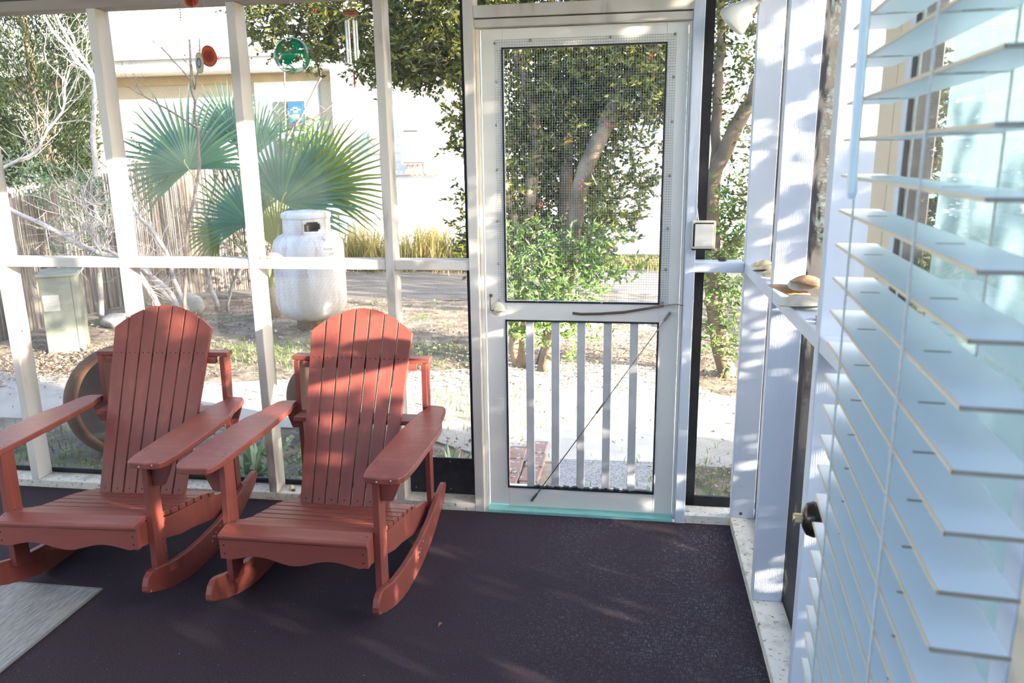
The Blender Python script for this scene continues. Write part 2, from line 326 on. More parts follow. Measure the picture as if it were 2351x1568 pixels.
# sills
struct(MB().box((-4.2, 0, 0), (-.002, .11, .036)).build('baseboard_back', M['sill'], bevel=.002))
struct(MB().box((.888, 0, 0), (XR, .11, .036)).build('baseboard_back.001', M['sill'], bevel=.002))
struct(MB().box((XR, -2.72, 0), (XR+.11, .11, .036)).build('baseboard_right', M['sill'], bevel=.002))

# posts: one thing each
def wpost(x0, x1, y0, y1, z0, z1, label, m, group='screen posts along the back of the porch'):
    mb = MB(); n = 9; 
    vs = []
    for i in range(n+1):
        z = z0+(z1-z0)*i/n; j = lambda: R.uniform(-.0012, .0012)
        vs += [(x0+j(), y0+j(), z), (x1+j(), y0+j(), z), (x1+j(), y1, z), (x0+j(), y1, z)]
    fs = [(3, 2, 1, 0), tuple(range(4*n, 4*n+4))]
    for i in range(n):
        for k in range(4): fs.append((4*i+k, 4*i+(k+1) % 4, 4*i+4+(k+1) % 4, 4*i+4+k))
    mb.add(vs, fs)
    return tag(mb.build('screen_post', m, bevel=.003), label, 'post', group)
TP = 2.105
px_back = [(-2.153, 'white porch post at the left edge, left of the utility box'), (-1.553, 'white porch post rising behind the left rocking chair'),
           (-.952, 'white porch post between the two rocking chairs'), (-.354, 'white porch post rising behind the right rocking chair')]
pb = [wpost(x, x+.038, 0, .089, .036, TP, l, M['white']) for x, l in px_back]
MB().lathe([(0, 0), (.006, 0), (.0045, .0015), (0, .0015)], 14, Matrix.Translation((-2.1148, .042, .752))@Matrix.Rotation(math.radians(90), 4, 'Y')).build('knot_hole', M['hole'], pb[0])
wpost(-2.753, -2.715, 0, .089, .036, TP, 'white porch post outside the left edge of the photo', M['white'])
wpost(-.002, .038, -.003, .089, 0, 2.145, 'thick white post forming the left jamb of the screen door', M['white'])
wpost(.848, .888, -.006, .089, 0, 2.145, 'sky-tinted white post on the right of the screen door holding the ivory box', M['white_sky_tint'])
pr = []
for y, l in ((0, 'sky-tinted white corner post right of the narrow bay'), (-.620, 'sky-tinted white post of the right screen wall, behind the shells'), (-1.248, 'sky-tinted white post of the right screen wall nearest the blind')):
    pr.append(wpost(XR, XR+.095, y, y+.038, .036, 2.145, l, M['white_sky_tint'], 'posts of the right screen wall'))
MB().lathe([(0, 0), (.007, 0), (.005, .001), (0, .0015)], 14, Matrix.Translation((1.113, -.0008, .056))@Matrix.Rotation(math.radians(90), 4, 'X')).build('rust_spot', M['rust'], pr[0])
# rails
def rail(a, b, label, m, name='cross_rail', group='cross rails of the back screen wall'):
    return tag(MB().box(a, b).build(name, m, bevel=.003), label, 'rail', group)
RZ0, RZ1 = 1.054, 1.094
xs = [-2.753, -2.153, -1.553, -.952, -.354, -.002]
rl = ['white cross rail outside the left edge', 'white cross rail at the far left over the utility box', 'white cross rail above the left chair, left of the propane tank',
      'white cross rail crossing in front of the propane tank with two shells', 'white cross rail left of the screen door, in front of the driveway']
for i in range(5): rail((xs[i]+.038, .002, RZ0), (xs[i+1], .089, RZ1), rl[i], M['white'])
rail((.888, .002, RZ0), (XR, .089, RZ1), 'short sky-tinted white rail right of the screen door, under the ivory box', M['white_sky_tint'])
for y0, y1, l in ((-.582, 0, 'sky-tinted white right wall rail carrying the pale yellow shells'), (-1.21, -.620, 'sky-tinted white right wall rail carrying the large clam shells'), (-1.74, -1.248, 'right wall rail nearest the blind with a dark bark chip')):
    rail((XR+.002, y0, RZ0), (XR+.09, y1, RZ1), l, M['white_sky_tint'], group='cross rails of the right screen wall')
# header over door
rail((.038, -.004, 2.008), (.848, .085, 2.052), 'weathered white header board above the screen door', M['white'], 'door_header', 'boards above the screen door')
rail((.038, .004, 1.975), (.848, .085, 2.004), 'thinner white head stop board just above the screen door', M['white'], 'head_stop', 'boards above the screen door')
for x0, x1, l in ((.038, .052, 'thin white door stop strip on the left jamb'), (.838, .848, 'thin cream door stop strip on the right jamb')):
    rail((x0, .03, .0), (x1, .085, 1.975), l, M['door'], 'door_stop', 'door stop strips')
tag(MB().box((.052, .0, -.02), (.838, .12, .014)).build('threshold', M['aqua'], bevel=.003), 'turquoise painted threshold under the screen door', 'threshold')

# insect screens: woven wire of real thickness
def weave(mb, ax, c, a0, a1, z0, z1, pitch=.0022, r=.00019):
    """ax 'x': screen lies in plane y=c spanning x; ax 'y': plane x=c spanning y"""
    def sq(p0, p1):
        d = [abs(p1[i]-p0[i]) for i in range(3)]; k = d.index(max(d)); o = [i for i in range(3) if i != k]
        vs = []
        for p in (p0, p1):
            for s, t in ((-1, -1), (1, -1), (1, 1), (-1, 1)):
                q = list(p); q[o[0]] += s*r; q[o[1]] += t*r; vs.append(q)
        mb.add(vs, [(0, 1, 5, 4), (1, 2, 6, 5), (2, 3, 7, 6), (3, 0, 4, 7)])
    n = int((a1-a0)/pitch)
    for i in range(n+1):
        a = a0+i*pitch
        sq((a, c, z0) if ax == 'x' else (c, a, z0), (a, c, z1) if ax == 'x' else (c, a, z1))
    n = int((z1-z0)/pitch)
    for i in range(n+1):
        z = z0+i*pitch
        sq((a0, c, z) if ax == 'x' else (c, a0, z), (a1, c, z) if ax == 'x' else (c, a1, z))
def screen_bay(ax, c, a0, a1, label, left=.0, right=.0, bottom=.02, top=.0, zt=2.145, off=.004):
    t = thing('insect_screen', label, 'window screen', (0, 0, 0), group='insect screens of the porch')
    mb = MB(); weave(mb, ax, c, a0, a1, .036, zt); mb.build('mesh', M['screen'], t)
    fr = MB(); d = .012
    def bar(p, q, z0, z1):
        if ax == 'x': fr.box((p, c+off, z0), (q, c+off+d, z1))
        else: fr.box((c+off, p, z0), (c+off+d, q, z1))
    if left: bar(a0, a0+left, .036, zt)
    if right: bar(a1-right, a1, .036, zt)
    if bottom: bar(a0, a1, .036, .036+bottom)
    if top: bar(a0, a1, zt-top, zt)
    fr.build('frame', M['frame_black'], t)
    return t
scr = ['insect screen at the left edge over the utility box', 'insect screen between the first two posts, behind the left chair', 'insect screen left of the post between the chairs', 'insect screen in front of the propane tank', 'insect screen left of the door above the black panel']
for i in range(5): screen_bay('x', .094, xs[i]+.02, xs[i+1]+.02, scr[i], right=.052 if i == 4 else 0, bottom=.024)
screen_bay('x', .094, .87, XR+.03, 'narrow insect screen with black frame right of the screen door', left=.062, bottom=.045)
tr = thing('transom_screen', 'narrow black framed screen above the door header', 'window screen')
mbt = MB(); weave(mbt, 'x', .094, .02, .87, 2.05, 2.145); mbt.build('mesh', M['screen'], tr)
MB().box((.02, .098, 2.045), (.87, .11, 2.066)).build('frame', M['frame_black'], tr)
for a0, a1, l in ((-.60, .02, 'right wall insect screen next to the corner post'), (-1.23, -.60, 'right wall insect screen behind the large shells'), (-1.74, -1.23, 'right wall insect screen nearest the blind')):
    screen_bay('y', XR+.098, a0, a1, l, bottom=.024, left=.008)
bp_ = thing('kick_panel', 'black panel fixed low in the bay left of the door', 'panel', (-.15, .1, .12))
MB().box((-.165, -.012, -.084), (.148, -.002, .085)).build('panel', M['frame_black'], bp_, bevel=.001)
for x in (-.14, .02, .13):
    for z in (-.06, .07): MB().lathe([(0, 0), (.003, 0), (.003, .002), (0, .002)], 8, Matrix.Translation((x, -.012, z))@Matrix.Rotation(math.radians(90), 4, 'X')).build('staple', M['steel'], bp_)

# ------------------------------------------------------------ screen door
d1 = thing('door_1', 'cream screen door with wire grid above and five balusters below', 'door', (0, 0, 0), kind='structure')
DX0, DX1 = .060, .834; OX0, OX1 = .142, .755
def dbox(name, a, b, m=None, bev=.002, par=d1): return MB().box(a, b).build(name, m or M['door'], par, bevel=bev)
dbox('stile', (DX0, .03, .028), (OX0, .062, 1.97)); dbox('stile', (OX1, .03, .022), (DX1, .062, 1.97))
dbox('top_rail', (OX0, .03, 1.900), (OX1, .062, 1.97)); dbox('lock_rail', (OX0, .03, .845), (OX1, .062, .925)); dbox('bottom_rail', (OX0, .03, .022), (OX1, .062, .112))
gk = MB()
for z0, z1 in ((.112, .845), (.925, 1.90)):
    gk.box((OX0-.004, .026, z0-.004), (OX0+.003, .034, z1+.004)); gk.box((OX1-.003, .026, z0-.004), (OX1+.004, .034, z1+.004))
    gk.box((OX0, .026, z0-.004), (OX1, .034, z0+.003)); gk.box((OX0, .026, z1-.003), (OX1, .034, z1+.004))
gk.build('screen_spline', M['gasket'], d1)
# lumpy black sealant along the bottom rail
gm = MB()
for i in range(40):
    x = .25+i*.0126; h = .006+.012*max(0, mnoise.noise(Vector((i*.35, 3.1, 0))))+.003*math.sin(i*1.9)
    gm.box((x, .028, .108), (x+.0126, .045, .112+max(.003, h)))
gm.build('sealant', M['gasket'], d1)
for x in (.237, .343, .449, .556, .662): dbox('baluster', (x-.0165, .036, .108), (x+.0165, .056, .85), M['baluster'])
# wire grid
wg = MB(); gx0, gx1, gz0, gz1 = .113, .790, .925, 1.931
n = 71
for i in range(n+1):
    x = gx0+(gx1-gx0)*i/n; wg.tube([(x, .0275, gz0), (x, .0275, gz1)], .00045, 4)
n = 106
for i in range(n+1):
    z = gz0+(gz1-gz0)*i/n; wg.tube([(gx0, .0268, z), (gx1, .0268, z)], .00045, 4)
wgo = wg.build('wire_grid', M['steel'], d1)
for x, z in ((.113, 1.92), (.117, 1.78), (.114, 1.62), (.115, 1.45), (.113, 1.25), (.113, 1.08), (.113, .93), (.25, 1.925), (.55, 1.928), (.785, 1.93), (.785, 1.78), (.785, 1.62), (.783, 1.42), (.781, 1.22), (.779, 1.06), (.27, .928), (.53, .926), (.77, .93)):
    MB().lathe([(0, .006), (.0035, .005), (.0052, .003), (.0055, 0)], 10, Matrix.Translation((x, .03, z))@Matrix.Rotation(math.radians(90), 4, 'X')).build('grid_screw', M['steel'], d1, smooth=True)
# screen cloth in the upper opening
# hook latch + door pull
hk = thing('hook_latch', 'rusty hook latch hanging at the left edge of the screen door', 'latch', (.079, .02, .915))
MB().tube([(0, .01, .032), (0, -.004, .033), (.001, -.008, .026), (-.001, -.006, 0), (0, -.007, -.022), (.008, -.008, -.028), (.014, -.006, -.022)], .0022, 8).build('hook', M['rust'], hk, smooth=True)
MB().lathe([(0, .006), (.006, .005), (.007, 0)], 12, Matrix.Translation((0, .01, .033))@Matrix.Rotation(math.radians(90), 4, 'X')).build('screw_eye', M['rust'], hk, smooth=True)
kn = thing('door_handle', None, None, (.107, .03, .893)); kn.parent = d1; 
for k in ('label', 'category'):
    if k in kn: del kn[k]
kn['label'] = 'cream latch handle with round backplate'
MB().lathe([(0, .008), (.02, .007), (.027, .003), (.028, 0)], 24, Matrix.Rotation(math.radians(90), 4, 'X')).build('backplate', M['ivory'], kn, smooth=True)
MB().tube([(-.006, -.006, 0), (-.006, -.022, 0), (.004, -.026, -.002), (.044, -.024, -.004)], [.007, .007, .006, .004], 12).build('lever', M['ivory'], kn, smooth=True)
# turnbuckle rod
tb = thing('turnbuckle_rod', 'long thin grey brace rod running diagonally across the lower door', 'brace rod', (0, 0, 0))
a = Vector((.800, .02, .888)); b = Vector((.243, .02, .055)); dr = (b-a).normalized()
MB().tube([a+dr*.02, b-dr*.02], .0022, 8).build('rod', M['rod_grey'], tb, smooth=True)
MB().tube([a+dr*.45, a+dr*.455, a+dr*.51, a+dr*.515], [.003, .0045, .0045, .003], 8).build('turnbuckle', M['rod_grey'], tb, smooth=True)
for p, s in ((a, 1), (b, -1)):
    MB().prism([(-.005, -.004), (.005, -.004), (.004, .038), (-.004, .038)], lambda u, v, t: p+dr*s*v+Vector((-dr.z, 0, dr.x))*u+Vector((0, t, 0)), -.002, .010).build('end_bracket', M['rod_grey'], tb, bevel=.001)
# spring with rubber sleeve
sp = thing('door_spring', 'sagging brown rubber covered spring across the door lock rail', 'spring')
pts = [Vector((.415, .012, .884)), Vector((.45, .010, .881)), Vector((.53, .010, .884)), Vector((.62, .008, .892)), Vector((.70, .006, .907)), Vector((.775, .006, .921))]
MB().tube(pts, .0055, 10).build('sleeve', M['rubber'], sp, smooth=True)
hx = [Vector((.775+.045*i/90, .006, .921+.006*i/90))+Vector((0, .0035*math.cos(i*1.4), .0035*math.sin(i*1.4))) for i in range(91)]
MB().tube(hx, .0007, 5).build('coil', M['steel'], sp)
MB().tube([(.82, .006, .927), (.835, .004, .926), (.85, -.008, .925)], .0015, 6).build('end_hook', M['rust'], sp)

# ------------------------------------------------------------ glass door leaf, standing open on the right, and its blind
P0 = Vector((.854, -2.557, 0)); ev = Vector((.09283, .99568, 0)); wv = Vector((.99568, -.09283, 0))
ML = Matrix(((wv.x, ev.x, 0, P0.x), (wv.y, ev.y, 0, P0.y), (0, 0, 1, 0), (0, 0, 0, 1)))     # local x = away from room, y = along the leaf
def loc_thing(*a, **k):
    o = thing(*a, **k); o.matrix_world = ML; return o
d2 = loc_thing('door_2', 'open cream glass door seen edge-on behind the white blind', 'door', kind='structure')
M['door2'] = mat('warm_cream_door_paint', (.80, .70, .54), .45, (.76, .66, .50), 3)
def lb(name, a, b, m, par=d2, bev=.001): return MB().box(a, b).build(name, m, par, bevel=bev)
FO = .075; G0, G1 = .095, .553
lb('stile', (FO, .66, .02), (FO+.04, .757, 2.06), M['door2']); lb('stile', (FO, .60, .02), (FO+.036, .652, 2.06), M['door2'])
lb('groove', (FO+.006, .652, .02), (FO+.03, .66, 2.06), M['slat_edge'])
lb('glazing_bead', (FO-.002, .575, .30), (FO+.03, .60, 1.96), M['white_sky_tint']); lb('gasket', (FO, G1, .30), (FO+.03, .575, 1.96), M['gasket'])
lb('glazing_bead', (FO-.002, .065, .30), (FO+.03, G0, 1.96), M['white_sky_tint']); lb('stile', (FO, -.10, .02), (FO+.04, .065, 2.06), M['door2'])
lb('bottom_rail', (FO, .065, .02), (FO+.04, .60, .30), M['door2']); lb('top_rail', (FO, .065, 1.96), (FO+.04, .60, 2.06), M['door2'])
lb('added_backing_sheet', (FO+.030, G0, .30), (FO+.033, .515, 1.96), M['bright_sheet'], bev=0)  # translucent sheet added behind the pane so the glass reads bright and pale
lb('glass_pane', (FO+.010, G0-.006, .30), (FO+.014, G1+.006, 1.96), M['pane'], bev=0)
knob = thing('door_knob', None, None); knob.parent = d2; knob.location = (FO, .685, .938); knob['label'] = 'dark bronze knob with a small brass turn button'
MB().lathe([(0, 0), (.026, 0), (.030, .004), (.026, .010), (.012, .014), (.011, .028), (.018, .034), (.0265, .044), (.0285, .054), (.025, .064), (.014, .070), (0, .071)], 32, Matrix.Rotation(math.radians(-90), 4, 'Y')).build('knob', M['dark_bronze'], knob, smooth=True)
MB().lathe([(0, .068), (.008, .068), (.008, .082), (.0065, .084), (0, .084)], 16, Matrix.Rotation(math.radians(-90), 4, 'Y')).build('turn_button', M['brass'], knob)

bl = loc_thing('venetian_blind', 'white two inch slatted blind hanging over the glass door at right', 'blind')
LEN = .549; WD = .050; TH = .0032
zz = [1.5145+.0432*k for k in range(-21, 10)]
for z in zz:
    mb = MB(); mb.box((.0015, .0015, z-TH/2), (WD-.0015, LEN, z+TH/2), 0)
    mb.box((0, 0, z-TH/2+.0002), (.0015, LEN, z+TH/2-.0002), 1); mb.box((0, 0, z-TH/2+.0002), (WD, .0015, z+TH/2-.0002), 2)
    for yy in (.148, .43): mb.box((.014, yy-.002, z+TH/2), (.034, yy+.002, z+TH/2+.0003), 2); mb.box((.014, yy-.002, z-TH/2-.0003), (.034, yy+.002, z-TH/2), 2)
    mb.build('slat', [M['slat'], M['slat_edge'], M['slat_shade_slot']], bl)
MB().box((-.004, -.004, zz[0]-.060), (WD+.004, LEN+.004, zz[0]-.042)).build('bottom_rail', M['slat'], bl, bevel=.003)
MB().box((-.006, -.004, zz[-1]+.03), (WD+.006, LEN+.004, zz[-1]+.085)).build('headrail', M['slat'], bl, bevel=.003)
for yy in (.148, .43):
    cdm = MB(); top = zz[-1]+.03; bot = zz[0]-.05
    cdm.tube([(-.002, yy, bot), (-.002, yy, top)], .0012, 6); cdm.tube([(WD+.002, yy, bot), (WD+.002, yy, top)], .0012, 6)
    for z in zz: cdm.tube([(-.002, yy, z-TH/2-.0006), (WD+.002, yy, z-TH/2-.0006)], .0005, 4)
    cdm.build('ladder_cord', M['cord'], bl)
MB().tube([(-.016, .383, 1.86), (-.015, .378, 1.50), (-.014, .374, 1.458), (-.014, .374, 1.452)], [.0045, .0045, .0055, .0035], 6).build('tilt_wand', M['slat'], bl)

# ------------------------------------------------------------ rocking chairs
def V3(u, v, w_): return (u, v, w_)
ch = thing('rocking_chair', 'red slatted wooden rocking chair at right, backed by the post beside the door bay', 'chair', (-.407, -.927, 0), -.004, 'red rocking chairs')
def cbuild(mb, name, m='red', bev=.0025): return mb.build(name, M[m] if isinstance(m, str) else m, ch, bevel=bev)
mmred = [M['red'], M['hole'], M['chip']]
def dot(mb, c, nrm, r=.0028, mi=1):
    nrm = Vector(nrm).normalized(); a_ = nrm.orthogonal().normalized(); b_ = nrm.cross(a_); c = Vector(c)+nrm*.0004
    vs = [c+r*(math.cos(t*math.pi/4)*a_+math.sin(t*math.pi/4)*b_) for t in range(8)]
    mb.add(vs, [tuple(range(8))], mi)
B0 = Vector((0, .443, .229)); bd = Vector((0, .4356, .9002)); bn = Vector((0, .9002, -.4356))
def arc(x): return .770-.098*(abs(x)/.21)**2.0
for k in range(7):
    def edge(side, s):
        i = k-3.5+side; t = (s)/.689
        return i*(.0506+(.0597-.0506)*t)
    g = .0032
    s0 = -.085; pts = []
    pts.append((edge(0, s0)+g, s0)); pts.append((edge(1, s0)-g, s0))
    xm0, xm1 = edge(0, .72)+g, edge(1, .72)-g
    for q in range(7):
        x = xm1+(xm0-xm1)*q/6
        pts.append((x, arc(x)))
    mb = MB(); mb.prism(pts, lambda u, s, t: B0+bd*s+Vector((u, 0, 0))+bn*t, .018, 0)
    for s_ in (.567, ):
        for uu in (.3, .7): dot(mb, B0+bd*s_+Vector((edge(0, s_)*(1-uu)+edge(1, s_)*uu, 0, 0)), -bn)
    dot(mb, B0+bd*.02+Vector((edge(.5, .02), 0, 0)), -bn, .0035)
    cbuild(mb, 'back_slat', mmred, .0015)
# seat
ss = [(.058, .104, .331, .322), (.113, .158, .318, .300), (.167, .212, .296, .281), (.220, .266, .279, .270), (.275, .320, .268, .259), (.329, .375, .257, .249), (.384, .430, .247, .236), (.439, .485, .233, .222), (.500, .54, .214, .204)]
for v0, v1, z0, z1 in ss:
    mb = MB(); U = .250 if v0 > .14 else .249
    mb.add([(-U, v0, z0-.018), (U, v0, z0-.018), (U, v1, z1-.018), (-U, v1, z1-.018), (-U, v0, z0), (U, v0, z0), (U, v1, z1), (-U, v1, z1)], [(0, 3, 2, 1), (4, 5, 6, 7), (0, 1, 5, 4), (1, 2, 6, 5), (2, 3, 7, 6), (3, 0, 4, 7)])
    for u in (-.238, .238): dot(mb, (u, (v0+v1)/2, (z0+z1)/2), (0, 0, 1))
    cbuild(mb, 'seat_slat', [M['red_x'], M['hole'], M['chip']], .0015)
mb = MB(); prof = [(-.004, .306), (-.008, .312), (-.008, .319), (-.003, .325), (.054, .333), (.054, .314)]
mb.prism(prof, lambda p, q, t: (t, p, q), .252, -.252)
for u in (-.24, .24): dot(mb, (u, .03, .3295), (0, -.14, 1))
cbuild(mb, 'seat_front_slat', [M['red_x'], M['hole']], .0015)
mb = MB(); n = 32; ptsb = []
for i in range(n+1):
    t = i/n; u = -.252+.504*t; wz = .236+.010*math.sin(math.pi*2*(2*t-.25))*(1 if .06 < t < .94 else .4)-.004*math.exp(-((t-.5)/.12)**2)+.004
    ptsb.append((u, wz))
ptsb += [(.252, .309), (-.252, .309)]
mb.prism(ptsb, lambda p, q, t: (p, t, q), .018, -.002)
for u in (-.236, .236):
    for z in (.255, .285): dot(mb, (u, -.002, z), (0, -1, 0), .0035)
cbuild(mb, 'front_apron', [M['red_x'], M['hole']], .002)
sidep = [(.018, .235), (.10, .214), (.2, .180), (.271, .156), (.36, .138), (.43, .118), (.50, .098), (.548, .083), (.606, .078), (.66, .068), (.70, .062), (.712, .10), (.70, .146), (.62, .165), (.56, .182), (.495, .203), (.43, .217), (.33, .237), (.25, .252), (.20, .262), (.14, .283), (.1, .300), (.05, .312), (.018, .306)]
rkp = [(-.043, .101), (-.02, .090), (.031, .066), (.11, .036), (.199, .012), (.27, .002), (.344, 0), (.42, .0), (.492, .006), (.56, .018), (.616, .030), (.66, .043), (.705, .061), (.75, .080), (.801, .103), (.835, .128), (.852, .148), (.850, .163), (.836, .170), (.81, .170), (.742, .160), (.653, .137), (.548, .116), (.452, .106), (.33, .106), (.24, .111), (.155, .122), (.09, .136), (.045, .151), (.01, .162), (-.012, .163), (-.032, .152), (-.046, .128), (-.049, .11)]
for s in (-1, 1):
    mb = MB(); mb.prism(sidep, lambda p, q, t: (t*s, p, q), .231, .249)
    cbuild(mb, 'seat_rail', [M['red'], M['hole']], .002)
    mb = MB(); mb.prism(rkp, lambda p, q, t: (t*s, p, q), .272, .294)
    if s > 0:
        for p, q in ((.41, .075), (.425, .068), (.40, .06), (.435, .078), (.47, .09)): dot(mb, (s*.294, p, q), (s, 0, 0), .004, 2)
    dot(mb, (s*.294, -.03, .103), (s, 0, 0), .004, 2)
    cbuild(mb, 'rocker', mmred, .004)
    mb = MB(); lp = [(.058, .12), (.131, .105), (.135, .531), (.073, .531)]
    mb.prism(lp, lambda p, q, t: (t*s, p, q), .250, .271)
    for p, q in ((.09, .505), (.11, .505), (.09, .29), (.11, .22), (.12, .16)): dot(mb, (s*.2712, p, q), (s, 0, 0))
    cbuild(mb, 'front_leg', mmred, .002)
    mb = MB(); rp = [(.695, .11), (.735, .125), (.742, .40), (.738, .55), (.752, .722), (.690, .722), (.686, .55), (.690, .40)]
    mb.prism(rp, lambda p, q, t: (t*s, p, q), .2515, .2715)
    dot(mb, (s*.2715, .715, .66), (s, 0, 0)); cbuild(mb, 'rear_post', mmred, .002)
    arm = [(.252, .0), (.262, -.012), (.30, -.018), (.345, -.018), (.366, -.010), (.379, .012), (.385, .05), (.389, .12), (.389, .30), (.388, .40), (.384, .47), (.374, .510), (.364, .545), (.357, .62), (.349, .67), (.333, .694), (.300, .700), (.2725, .700), (.2725, .66), (.257, .60), (.250, .48), (.245, .36), (.242, .2), (.243, .06)]
    mb = MB(); mb.prism(arm, lambda p, q, t: (p*s, q, t), .532, .554)
    for p, q in ((.262, .09), (.262, .11)): dot(mb, (p*s, q, .554), (0, 0, 1))
    if s > 0: dot(mb, (s*.30, -.018, .542), (0, -1, 0), .003, 2); dot(mb, (s*.345, -.018, .548), (0, -1, 0), .003, 2)
    cbuild(mb, 'armrest', [M['red'], M['hole'], M['chip']], .004)
    for v0, v1 in ((.092, .110), (.690, .708)):
        mb = MB(); mb.prism([(.272, .532), (.352, .532), (.350, .515), (.312, .430), (.300, .427), (.272, .427)] if v0 < .5 else [(.272, .532), (.330, .532), (.298, .44), (.272, .44)], lambda p, q, t: (p*s, t, q), v0, v1)
        cbuild(mb, 'arm_bracket', 'red', .0015)
mb = MB().box((-.281, .700, .7225), (.281, .752, .7405)); cbuild(mb, 'back_crossbar', 'red_x')
mb = MB().box((-.235, .690, .696), (.235, .712, .722)); cbuild(mb, 'back_brace', 'red_x')
mb = MB().box((-.2505, .600, .500), (.2505, .690, .518)); cbuild(mb, 'back_brace', 'red_x')
mb = MB().box((-.230, .452, .14), (.230, .470, .20)); cbuild(mb, 'lower_brace', 'red_x')
dup(ch, (-1.214, -.923, 0), .059, 'red slatted wooden rocking chair at left, its rocker resting by the grey rug')

# ------------------------------------------------------------ floor things
rg = thing('rug', 'grey heathered flat rug at the lower left corner', 'rug', (-1.22, -.80, 0))
MB().box((-1.6, -1.9, 0), (0, 0, .006)).build('pile', M['rug'], rg, bevel=.002)
mb = MB(); mb.box((-1.606, -1.906, 0), (-1.598, .006, .007)); mb.box((-.002, -1.906, 0), (.006, .006, .007)); mb.box((-1.6, -.002, 0), (0, .006, .007)); mb.build('binding', M['rug_edge'], rg, bevel=.001)
def curl(name, loc, rz, L_, m, label, cat, sc=1):
    mb = MB(); n = 8; vs = []
    for i in range(n+1):
        t = i/n; wd = .5*L_*math.sin(math.pi*min(1, t*.9+.06))*.55
        for j in (-1, 0, 1): vs.append((t*L_, j*wd, abs(j)*wd*.5+.012*sc*math.sin(t*3)*L_/.03+.001))
    fs = []
    for i in range(n):
        for j in range(2): fs.append((3*i+j, 3*i+j+1, 3*i+j+4, 3*i+j+3))
    mb.add(vs, fs); o = mb.build(name, m, smooth=True); o.location = loc; o.rotation_euler = (0, 0, rz)
    s = o.modifiers.new('s', 'SOLIDIFY'); s.thickness = .0007
    return tag(o, label, cat)
curl('fallen_leaf', (.045, -.86, .0), 1.1, .022, M['dry_leaf'], 'tiny curled brown leaf lying alone on the dark carpet', 'leaf', .6)

# pebbles on sill
def blob(name, loc, r, m, label, cat, sq=(1, .8, .6), seed=0):
    bm = bmesh.new(); bmesh.ops.create_icosphere(bm, subdivisions=3, radius=r)
    for v in bm.verts:
        k = 1+.18*mnoise.noise(v.co/r*1.2+Vector((seed, 0, 0))); v.co = Vector((v.co.x*sq[0]*k, v.co.y*sq[1]*k, v.co.z*sq[2]*k))
    me = bpy.data.meshes.new(name); bm.to_mesh(me); bm.free(); me.materials.append(m)
    for p in me.polygons: p.use_smooth = True
    o = bpy.data.objects.new(name, me); C.objects.link(o); o.location = loc
    return tag(o, label, cat)
blob('pebble', (-.862, .036, .048), .014, M['pebble'], 'white pebble standing on the sill between the two chairs', 'pebble', (.8, .6, 1), 1)
blob('pebble', (-.848, .026, .041), .009, M['bug_dark'], 'small dark stone beside the white pebble on the sill', 'pebble', (1, .8, .7), 2)
blob('pebble', (.903, .034, .044), .011, M['pebble'], 'small pale stone on the sill right of the screen door', 'pebble', (1, .7, .8), 3)

# shells
def shell(name, loc, r, m, label, rot=(0, 0, 0), depth=.38, ribs=9, group=None):
    mb = MB(); nr, na = 8, 36; vs = [(0, 0, 0)]
    vs = []
    for i in range(nr+1):
        t = i/nr
        for k in range(na):
            a_ = 2*math.pi*k/na
            rr = r*(t)*(1+.08*math.cos(a_))*(1+.02*math.cos(ribs*2*a_)*t)
            z = r*depth*(1-t**2.2)*(1+.03*math.cos(ribs*2*a_))
            vs.append((rr*math.cos(a_)-r*.30*(1-t), rr*math.sin(a_)*.82, z))
    fs = []
    for i in range(nr):
        for k in range(na): fs.append((i*na+k, i*na+(k+1) % na, (i+1)*na+(k+1) % na, (i+1)*na+k)[::-1])
    mb.add(vs, fs); o = mb.build(name, m, smooth=True); o.location = loc; o.rotation_euler = rot
    s = o.modifiers.new('s', 'SOLIDIFY'); s.thickness = .002; s.offset = -1
    return tag(o, label, 'shell', group)
Z = RZ1
shell('clam_shell', (1.098, -.800, Z+.012), .070, M['shell'], 'large tan clam shell hanging over the right rail, left one of the big pair', (.25, -.35, 2.6), .42)
shell('clam_shell', (1.110, -.905, Z+.006), .074, M['shell_grey'], 'large pearly grey clam shell on the right rail, right one of the big pair', (-.12, -.12, -.5), .40)
shell('clam_shell', (1.132, -.840, Z+.050), .064, M['shell'], 'brown clam shell stacked on top of the two big shells', (.15, .22, 1.2), .40)
shell('clam_shell', (1.115, -.83, Z+.052), .044, M['shell_grey'], 'broken greyish shell piece lying across the big clam shells', (.3, -.25, .3), .3)
shell('small_shell', (1.125, -1.075, Z+.004), .026, M['shell'], 'small brown and white shell on the right rail nearest the blind', (.1, -.1, 2), .5)
shell('small_shell', (1.110, -1.115, Z+.002), .020, M['shell_yellow'], 'small cream shell beside the brown one nearest the blind', (.0, .1, .5), .45)
yl = [(1.110, -.10, .030, 'pale yellow shell at the far end of the shell pile by the corner post'), (1.118, -.16, .036, 'broad yellow shell second from the corner post'), (1.105, -.22, .034, 'cream shell in the middle of the yellow shell pile'), (1.122, -.28, .033, 'tan yellow shell in the near half of the yellow pile'), (1.108, -.34, .030, 'orange tinted shell near the end of the yellow pile'), (1.098, -.42, .032, 'pale flat shell tilted off the rail edge at the near end of the yellow pile')]
for i, (x, y, r, l) in enumerate(yl): shell('scallop_shell', (x, y, Z+.004+.012*(i % 2)), r, M['shell_yellow'], l, (.18*(-1)**i, .15*(i % 3-1), i*1.3), .45, 11, 'yellow shells on the right rail')
shell('whelk_shell', (-.845, .034, Z+.003), .030, M['shell_grey'], 'knobbly white shell on the rail in front of the propane tank', (.2, 0, .4), .75)
shell('whelk_shell', (-.893, .026, Z+.002), .019, M['shell_yellow'], 'small round pale shell beside the knobbly one on the left rail', (0, .1, 2), .9)
